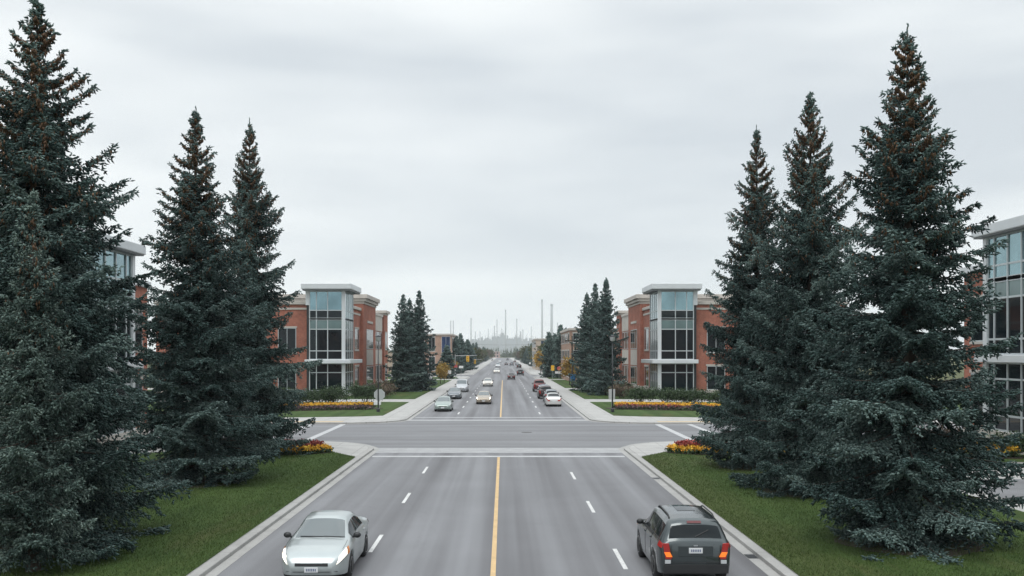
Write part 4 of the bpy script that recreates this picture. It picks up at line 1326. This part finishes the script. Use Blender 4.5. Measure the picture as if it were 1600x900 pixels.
def car(d, name, label, cat, x, y, paintm, oncoming, group=None, lit=False, detail=True, brake=False, blink=False, yaw=0.0, rails=False):
    """y: world position of the car's nearest end to the camera"""
    s = Shell(d)
    L = s.L
    t = thing(name, label, cat, (x, y + L, 0.0), (pi if oncoming else 0.0) + yaw, group)
    s.body(0.045 if detail else 0.09).build('body', paintm, t, True)
    a0, a1 = d['axles']
    W = max(w for _, w in d['w'])
    MB().box(-W * .72, W * .72, -L + .2, L - .2, d['sill'] - .02, d['sill'] + .30).build('underbody', M_BLACK, t)
    s.top_patch(d['ws'][0], d['ws'][1], 5.75).build('windshield', M_WIND, t, True)
    s.top_patch(d['rw'][0], d['rw'][1], 5.75).build('rear_window', M_CARGLASS, t, True)
    for sd in (-1, 1):
        for y0, y1 in d['sides']:
            s.patch(y0, y1, 4.16, 4.86, sd).build('side_window', M_CARGLASS, t, True)
        if detail:
            for y0, y1 in d['doors']:
                def cut(i, j, yy, y1=y1, d=d):
                    # follow the rear wheel arch and the raked front edge
                    ra = d['r'] + .10
                    dy = yy - d['axles'][0]
                    if 0 < dy < ra and j < .55: yy = max(yy, d['axles'][0] + ra * (1 - j * .5))
                    return yy
                dr = s.patch(y0 + .012, y1 - .012, .35, 4.02, sd, 0.006, 12, 8, cut).build('door', paintm, t, True)
                p = s.S(y0 + .16, 3.25)
                MB().box((p[0] + .005) * sd, (p[0] + .032) * sd, y0 + .10, y0 + .28, p[2] - .012, p[2] + .018).build('door_handle', paintm, dr, bevel=.006)
            pl = s.patch(d['doors'][-1][0], d['doors'][0][1], 3.98, 4.12, sd, 0.012, 16, 1)
            pl.build('window_trim', M_BLACK if rails else M_GALV, t)
        ym = d['ws'][1] - .30
        p = s.S(ym, 4.1)
        mir = ellipsoid(((p[0] + .11) * sd, ym, p[2] + .06), (.10, .08, .075))
        mir.tube([((p[0] - .02) * sd, ym, p[2] + .0), ((p[0] + .1) * sd, ym, p[2] + .05)], .03, 6)
        mir.build('side_mirror', M_BLACK, t, True)
        wheel(t, sd * (W - .115), a0, d['r'], sd, detail)
        wheel(t, sd * (W - .115), a1, d['r'], sd, detail)
        # headlights wrap the front corners
        hl = s.patch(L - .46, L - .07, 3.1, 4.4, sd, .010, 8, 6, lambda i, j, yy: yy - .12 * j)
        hm = hl.build('headlight', M_HEAD if lit else M_CLEARL, t, True)
        if detail:
            s.patch(L - .66, L - .50, 2.95, 4.2, sd, .011, 4, 4, lambda i, j, yy: yy - .10 * j).build('amber_lens', M_AMBER, hm, True)
    def face_y(z, xx, front):
        """y of the shell's end face at height z, offset x"""
        ys = np.linspace(L, L - .7, 60) if front else np.linspace(-L, -L + .7, 60)
        for yy in ys:
            sec = s.section(yy)
            if sec[0][1] <= z <= max(sec[4][1], sec[8][1]) and sec[2][0] >= abs(xx): return yy
        return ys[0]
    def end_panel(nm, x0, x1, z0, z1, front, mat, th=.02, parent=None, bev=.006, slant=0.0):
        b = MB(); sg = 1 if front else -1
        n = 6
        vs = []
        for k in range(n + 1):
            xx = x0 + (x1 - x0) * k / n
            for z in (z0, z1):
                yy = face_y(z, xx, front)
                xs_ = xx - slant * (1 if x0 + x1 > 0 else -1) * (z1 - z) / (z1 - z0)
                vs += [(xs_, yy + sg * th, z), (xs_, yy - sg * .05, z)]
        fs = []
        for k in range(n):
            i = k * 4; j = i + 4
            fs += [(i, j, j + 2, i + 2), (i + 1, i + 3, j + 3, j + 1), (i, i + 1, j + 1, j), (i + 2, j + 2, j + 3, i + 3)]
        fs += [(0, 2, 3, 1), (n * 4, n * 4 + 1, n * 4 + 3, n * 4 + 2)]
        return b.add(vs, fs).build(nm, mat, parent or t, bevel=bev)
    zf = d['belt'][-1][1]
    zr = d['belt'][0][1]
    sl = d['sill']
    end_panel('grille', -.40, .40, zf - .03, zf + .045, True, M_BLACK, .012)
    end_panel('front_bumper', -.62, .62, sl + .02, sl + .13, True, M_BLACK, .03)
    pf = end_panel('number_plate', -.165, .165, zf - .17, zf - .05, True, M_PLATE, .032)
    # rear
    tl0, tl1 = (zr - .24, zr + .0) if d['top'][0][1] < .95 else (zr - .20, zr + .10)
    wr_ = d['w'][0][1]
    for sd in (-1, 1):
        s.patch(-L + .005, -L + .26, 3.0, 4.05, sd, .012, 5, 4).build('tail_light', M_REDL, t, True)
        if d['top'][0][1] > .95:
            tl = end_panel('tail_light', sd * (wr_ - .15), sd * (wr_ - .005), zr - .36, zr + .02, False, M_REDL, .025, slant=.07)
            if blink:
                end_panel('indicator', sd * (wr_ - .18), sd * (wr_ - .035), zr - .31, zr - .19, False, M_TURN, .03, tl, slant=.06)
            if detail: end_panel('reflector', sd * (wr_ - .20), sd * (wr_ - .06), zr - .47, zr - .38, False, M_CLEARL, .02)
        else:
            end_panel('tail_light', sd * (wr_ - .26), sd * (wr_ - .01), zr - .14, zr - .01, False, M_REDL, .02)
    end_panel('rear_bumper', -wr_ + .02, wr_ - .02, sl + .05, sl + .26, False, M_BLACK if rails else paintm, .045)
    pr = end_panel('number_plate', -.165, .165, zr - .22, zr - .09, False, M_PLATE, .026)
    if detail:
        # indistinct plate characters
        for pl, front, zc in ((pf, True, zf - .11), (pr, False, zr - .155)):
            sg = 1 if front else -1
            yy = face_y(zc, 0, front) + sg * (.0345 if front else .0285)
            b = MB()
            for k in range(6):
                xk = -.115 + k * .042
                b.box(xk, xk + .024, yy, yy + sg * .003, zc - .03, zc + .03)
            b.build('lettering', M_INK, pl)
        if blink:
            end_panel('tail_panel', -.42, .42, zr - .30, zr - .05, False, paintm, .012)
            s.top_patch(-2.0, -1.955, 7.4, .016, 3).build('brake_light', mottled('dark_red_lens', (0.10, 0.010, 0.012), .1, 9, .3), t)
            s.top_patch(-1.0, -.15, 7.2, .006, 6).build('sunroof', M_CARGLASS, t, True)
        sm = MB()
        for sd in (-1, 1):
            q_ = s.patch(d['ws'][1] + .08, L - .46, 5.0, 5.09, sd, .004, 10, 1)
            sm.add(q_.v, q_.f)
        sm.build('bonnet_seam', M_BLACK, t)
        if blink:
            for sd in (-1, 1):
                end_panel('tailgate_seam', sd * (wr_ - .215), sd * (wr_ - .20), sl + .30, zr - .02, False, M_BLACK, .006, bev=0)
            end_panel('tailgate_seam', -wr_ + .22, wr_ - .22, sl + .295, sl + .31, False, M_BLACK, .006, bev=0)
            end_panel('rear_badge', -.05, .05, zr - .06, zr - .025, False, M_RIM, .012)
            wp = MB(); p0, p1 = s.S(-2.14, 7.9), s.S(-2.07, 6.9)
            wp.tube([(0, p0[1] - .02, p0[2] + .01), (p1[0], p1[1] - .02, p1[2] + .01)], .012, 5).build('rear_wiper', M_BLACK, t)
        b = MB()
        b.tube([(-.1, d['ws'][1] + .03, s.S(d['ws'][1], 7.5)[2] + .02), (.5, d['ws'][1] - .02, s.S(d['ws'][1], 6.6)[2] + .025)], .010, 5)
        b.tube([(-.62, d['ws'][1] + .03, s.S(d['ws'][1], 6.2)[2] + .02), (-.1, d['ws'][1] + .01, s.S(d['ws'][1], 7.4)[2] + .025)], .010, 5)
        b.build('wiper', M_BLACK, t)
    if rails:
        for sd in (-1, 1):
            pts = []
            for yy in np.linspace(-1.7, -.05, 9):
                p = s.S(yy, 5.9); pts.append((p[0] * sd, yy, p[2] + (.05 if -1.6 < yy < -.1 else .0)))
            MB().tube(pts, .022, 7).build('roof_rail', M_BLACK, t, True)
    return t
P_SILV = paint('silver', (0.375, 0.41, 0.41), 0.5)
car(SEDAN, 'sedan', 'silver green sedan driving towards us with lit headlights, nearest car on the left', 'car', -4.36, 23.95, P_SILV, True, None, True)
car(SUVD, 'estate_car', 'dark grey sport utility car seen from behind with lit orange indicators', 'car', 4.88, 23.9, paint('graphite', (0.050, 0.062, 0.065), 0.55, 0.22), False, None, False, True, False, True, 0, True)
kg, kr = 'cars parked along the left kerb', 'cars parked along the right kerb'
F = dict(detail=False)
def away(px_c, py, w=0):
    return gx(px_c, py)
car(SEDAN, 'sedan', 'pale green silver sedan, first car at the left kerb beyond the crossing', 'car', *gx(691.5, 643.5), paint('sage', (0.24, 0.29, 0.27)), True, kg, **F)
car(SEDAN, 'sedan', 'dark grey sedan, second car at the left kerb beyond the crossing', 'car', *gx(709, 624), paint('grey', (0.12, 0.135, 0.15)), True, kg, **F)
car(VAN, 'van', 'pale silver van, third vehicle at the left kerb beyond the crossing', 'van', *gx(721, 613), paint('white', (0.40, 0.42, 0.44), .2), True, kg, **F)
car(SEDAN, 'sedan', 'gold sedan with lit headlights coming along the inner lane', 'car', *gx(755.5, 632), paint('gold', (0.30, 0.255, 0.20)), True, None, True, **F)
car(SEDAN, 'sedan', 'white car with lit headlights behind the gold sedan', 'car', *gx(762, 604), paint('cream', (0.50, 0.48, 0.44), .0), True, None, True, **F)
car(SEDAN, 'sedan', 'small pale oncoming car past the far side street', 'car', *gx(776, 583.5), paint('cream', (0.64, 0.62, 0.57)), True, None, True, **F)
car(VAN, 'van', 'tiny white oncoming van far down the road', 'van', *gx(778, 574), paint('white', (0.66, 0.68, 0.69)), True, None, True, **F)
car(SEDAN, 'sedan', 'white silver sedan seen from behind, first at the right kerb beyond the crossing', 'car', *gx(865.5, 635.5), paint('pearl', (0.58, 0.58, 0.56)), False, kr, **F)
car(HATCH, 'hatchback', 'dark car with pale roof, second at the right kerb beyond the crossing', 'car', xat(862, 113.5), 113.3, paint('grey', (0.12, 0.135, 0.15)), False, kr, **F)
car(SUVD, 'estate_car', 'dark red sport utility car, third at the right kerb beyond the crossing', 'car', xat(852.5, 122), 122, paint('maroon', (0.024, 0.010, 0.011)), False, kr, **F)
car(SEDAN, 'sedan', 'blue car, fourth at the right kerb beyond the crossing', 'car', xat(850, 133), 132, paint('blue', (0.055, 0.11, 0.19)), False, kr, **F)
car(PICK, 'pickup_truck', 'red pickup truck farthest along the right kerb', 'truck', xat(842, 147), 144, paint('red', (0.10, 0.016, 0.016)), False, kr, **F)
car(SEDAN, 'sedan', 'dark maroon sedan driving away in the inner right lane', 'car', *gx(799, 593.3), paint('maroon', (0.024, 0.010, 0.011)), False, None, False, False, True)
car(SUVD, 'estate_car', 'black car driving away near the far side street', 'car', *gx(813, 587), paint('black', (0.022, 0.023, 0.025)), False, None, **F)
far = [(791, 571, SEDAN, 'black', 'tiny dark car driving away beside the centre line'), (799.5, 571.5, SUVD, 'grey', 'tiny grey car driving away in the outer right lane'), (811, 575.5, SUVD, 'black', 'small dark car at the far right kerb'),
       (808, 571, SEDAN, 'grey', 'small grey car at the far right kerb ahead of the dark one'), (804.5, 566.5, SEDAN, 'maroon', 'tiny reddish car at the far right kerb'), (793, 563.5, VAN, 'grey', 'speck of a van far down the right lane'),
       (769, 563.5, SEDAN, 'maroon', 'tiny red brown oncoming car at the far left kerb'), (781, 566, SEDAN, 'white', 'tiny white oncoming car near the vanishing point')]
for px, py, dd, pm, lab in far:
    car(dd, 'van' if dd is VAN else 'sedan' if dd is SEDAN else 'estate_car', lab, 'van' if dd is VAN else 'car', *gx(px, py), MATS['paint_' + pm], px < 787, None, px < 787, **F)

# ------------------------------------------------------------------ street furniture
def lamp_post(x, y, h, label, arm=0):
    t = thing('street_lamp', label, 'street lamp', (x, y, 0.11))
    b = MB(); b.tube([(0, 0, .35), (0, 0, h)], [.070, .045], 10); b.build('pole', M_POLE, t, True)
    MB().lathe([(.17, 0), (.17, .3), (.10, .4)], (0, 0, 0), n=12).build('base', M_POLE, t)
    b = MB(); b.lathe([(.06, h), (.22, h + .06), (.25, h + .38), (.28, h + .42)], (0, 0, 0), n=14); b.build('lantern', M_SIGNBACK, t, True)
    b = MB(); b.lathe([(.30, h + .422), (.20, h + .52), (.05, h + .58)], (0, 0, 0), n=14); b.build('cap', M_POLE, t, True)
lamp_post(*gx(591, 646), 6.6, 'tall dark lamp post on the left corner lawn before the yellow bed')
lamp_post(*gx(957, 646), 6.6, 'tall dark lamp post on the right corner lawn before the yellow bed')
def sign(px, Y, hc, w, hgt, shape, mat, label, cat='sign', back=None, mark=None):
    x = xat(px, Y)
    t = thing('road_sign', label, cat, (x, Y, 0.1))
    MB().tube([(0, 0, 0), (0, 0, hc + hgt * .4)], .035, 8).build('post', M_GALV if mat is not M_SIGNB else M_POLE, t)
    b = MB()
    if shape == 'rect':
        b.box(-w / 2, w / 2, -.06, -.04, hc - hgt / 2, hc + hgt / 2)
    else:
        n = 8
        pts = [(w / 2 * 1.08 * cos(pi / 8 + k * pi / 4), w / 2 * 1.08 * sin(pi / 8 + k * pi / 4)) for k in range(n)]
        b.add([(x_, -.06, hc + z_) for x_, z_ in pts] + [(x_, -.04, hc + z_) for x_, z_ in pts], [tuple(range(n)), tuple(range(n, 2 * n))[::-1]] + [(k, (k + 1) % n, n + (k + 1) % n, n + k) for k in range(n)])
    b.build('sign_panel', mat, t, bevel=.006)
    return t
M_SIGNB = mottled('sign_blue', (0.015, 0.16, 0.40), .05, 4, .5)
M_SIGNY = mottled('sign_yellow', (0.66, 0.37, 0.02), .05, 4, .5)
M_SIGNR = mottled('sign_red', (0.44, 0.09, 0.09), .08, 4, .5)
t = sign(593, 97.5, 1.45, 1.05, 1.05, 'oct', M_SIGNBACK, 'bare grey octagonal sign back behind the left lamp post')
MB().box(-.55, .15, -.06, -.03, .45, .78).build('lower_plate', M_SIGNW, t, bevel=.006)
sign(956, 102, 1.30, .66, 1.05, 'rect', M_SIGNBACK, 'pale grey upright sign panel behind the right lamp post')
sign(672, 155, 1.9, .70, 1.0, 'rect', M_SIGNW, 'white upright sign on the left lawn beyond the path')
sign(895, 147, 1.95, .72, .95, 'rect', M_SIGNB, 'blue sign beside the right spruce group')
sign(863.5, 193, 2.65, .64, 1.0, 'rect', M_SIGNY, 'yellow sign on the right before the far side street')
t = sign(873.5, 213, 2.25, .85, .85, 'oct', M_SIGNR, 'red octagonal sign with a wide white board below on the right')
MB().box(-.85, .85, -.07, -.04, 1.15, 1.65).build('lower_board', M_SIGNW, t, bevel=.006)
sign(851, 226, 2.5, .9, .6, 'rect', M_SIGNW, 'small white sign board on the right by the yellow tree')
sign(701.5, 188, 1.95, .75, .65, 'rect', M_SIGNW, 'white square sign on the left by the orange tree')
sign(712, 220, 2.6, .8, .8, 'oct', M_SIGNR, 'red octagonal sign on the left before the far side street')
sign(720.5, 228, 2.35, 1.0, .55, 'rect', M_SIGNW, 'wide white sign on the left before the far side street')
sign(828, 300, 2.5, .55, .55, 'oct', M_SIGNW, 'small round white sign beyond the far side street on the right')
MB()
def signal(px, Y, h, label, side):
    x = xat(px, Y)
    xp = x + side * 3.0
    t = thing('traffic_signal', label, 'traffic light', (xp, Y, 0.1))
    MB().tube([(0, 0, 0), (0, 0, h + .9)], [.13, .09], 8).build('pole', M_GALV, t)
    MB().tube([(0, 0, h + .55), (-side * 5.2, 0, h + .62)], [.07, .045], 6).build('mast_arm', M_GALV, t)
    hs = MB().box(-side * 3.0 - .32, -side * 3.0 + .32, -.22, .14, h - .85, h + .55).build('signal_head', M_SIGNY, t, bevel=.04)
    for k, c in enumerate(((0.10, 0.012, 0.01), (0.12, 0.07, 0.01), (0.01, 0.07, 0.035))):
        MB().lathe([(.13, -.245), (.13, -.225)], (-side * 3.0, 0, h + .33 - k * .47), 'y', 14).build('lens', mottled('signal_lens_%d' % k, c, .1, 9, .3), hs)
signal(731, 236, 4.35, 'yellow traffic signal hanging from the mast arm on the left', -1)
signal(742, 320, 2.9, 'smaller orange yellow traffic signal farther down on the left', -1)
def util_pole(x, y, h, label):
    t = thing('utility_pole', label, 'utility pole', (x, y, 0))
    MB().tube([(0, 0, 0), (0, 0, h)], [.16, .11], 8).build('pole', M_BARK, t)
    MB().box(-1.1, 1.1, -.06, .06, h - .8, h - .66).build('crossarm', M_BARK, t)
    m = MB()
    for k in (-.95, 0.5, .95):
        m.lathe([(.05, 0), (.07, .08), (.04, .16)], (k, 0, h - .66), n=8)
    m.build('insulator', M_SIGNW, t)
up = [(xat(894, 160), 160, 8.4), (xat(912, 120) + 40, 160, 8.4), (xat(855, 330), 330, 9.5), (xat(717, 330), 330, 9.5)]
util_pole(*up[0], 'dark utility pole beside the right spruce group')
util_pole(*up[2], 'thin utility pole on the right in front of the pale block')
util_pole(*up[3], 'thin utility pole on the left beyond the signal')
def wire(a, b, sag, label):
    pts = [(a[0] + (b[0] - a[0]) * k / 16, a[1] + (b[1] - a[1]) * k / 16, a[2] + (b[2] - a[2]) * k / 16 - sag * 4 * (k / 16) * (1 - k / 16)) for k in range(17)]
    meta(MB().tube(pts, .022, 5).build('overhead_cable', M_POLE), label, 'cable')
wire((up[0][0], 160, 7.75), (up[2][0], 330, 8.85), .9, 'thin overhead cable running along the right of the road')
wire((up[3][0], 330, 8.85), (up[2][0], 330, 8.85), .5, 'thin overhead cable crossing the road in the distance')

# ------------------------------------------------------------------ haze
hz = MB().box(-5100, 5100, -700, 6100, -1.1, 300)
ho = hz.build('haze', bpy.data.materials.new('haze_air'))
ho['kind'] = 'stuff'
m = ho.data.materials[0]
m.use_nodes = True
t = m.node_tree
t.nodes.clear()
pv = t.nodes.new('ShaderNodeVolumePrincipled')
pv.inputs['Color'].default_value = (0.93, 0.97, 1.0, 1)
pv.inputs['Density'].default_value = 0.00013
mo = t.nodes.new('ShaderNodeOutputMaterial')
t.links.new(pv.outputs[0], mo.inputs['Volume'])
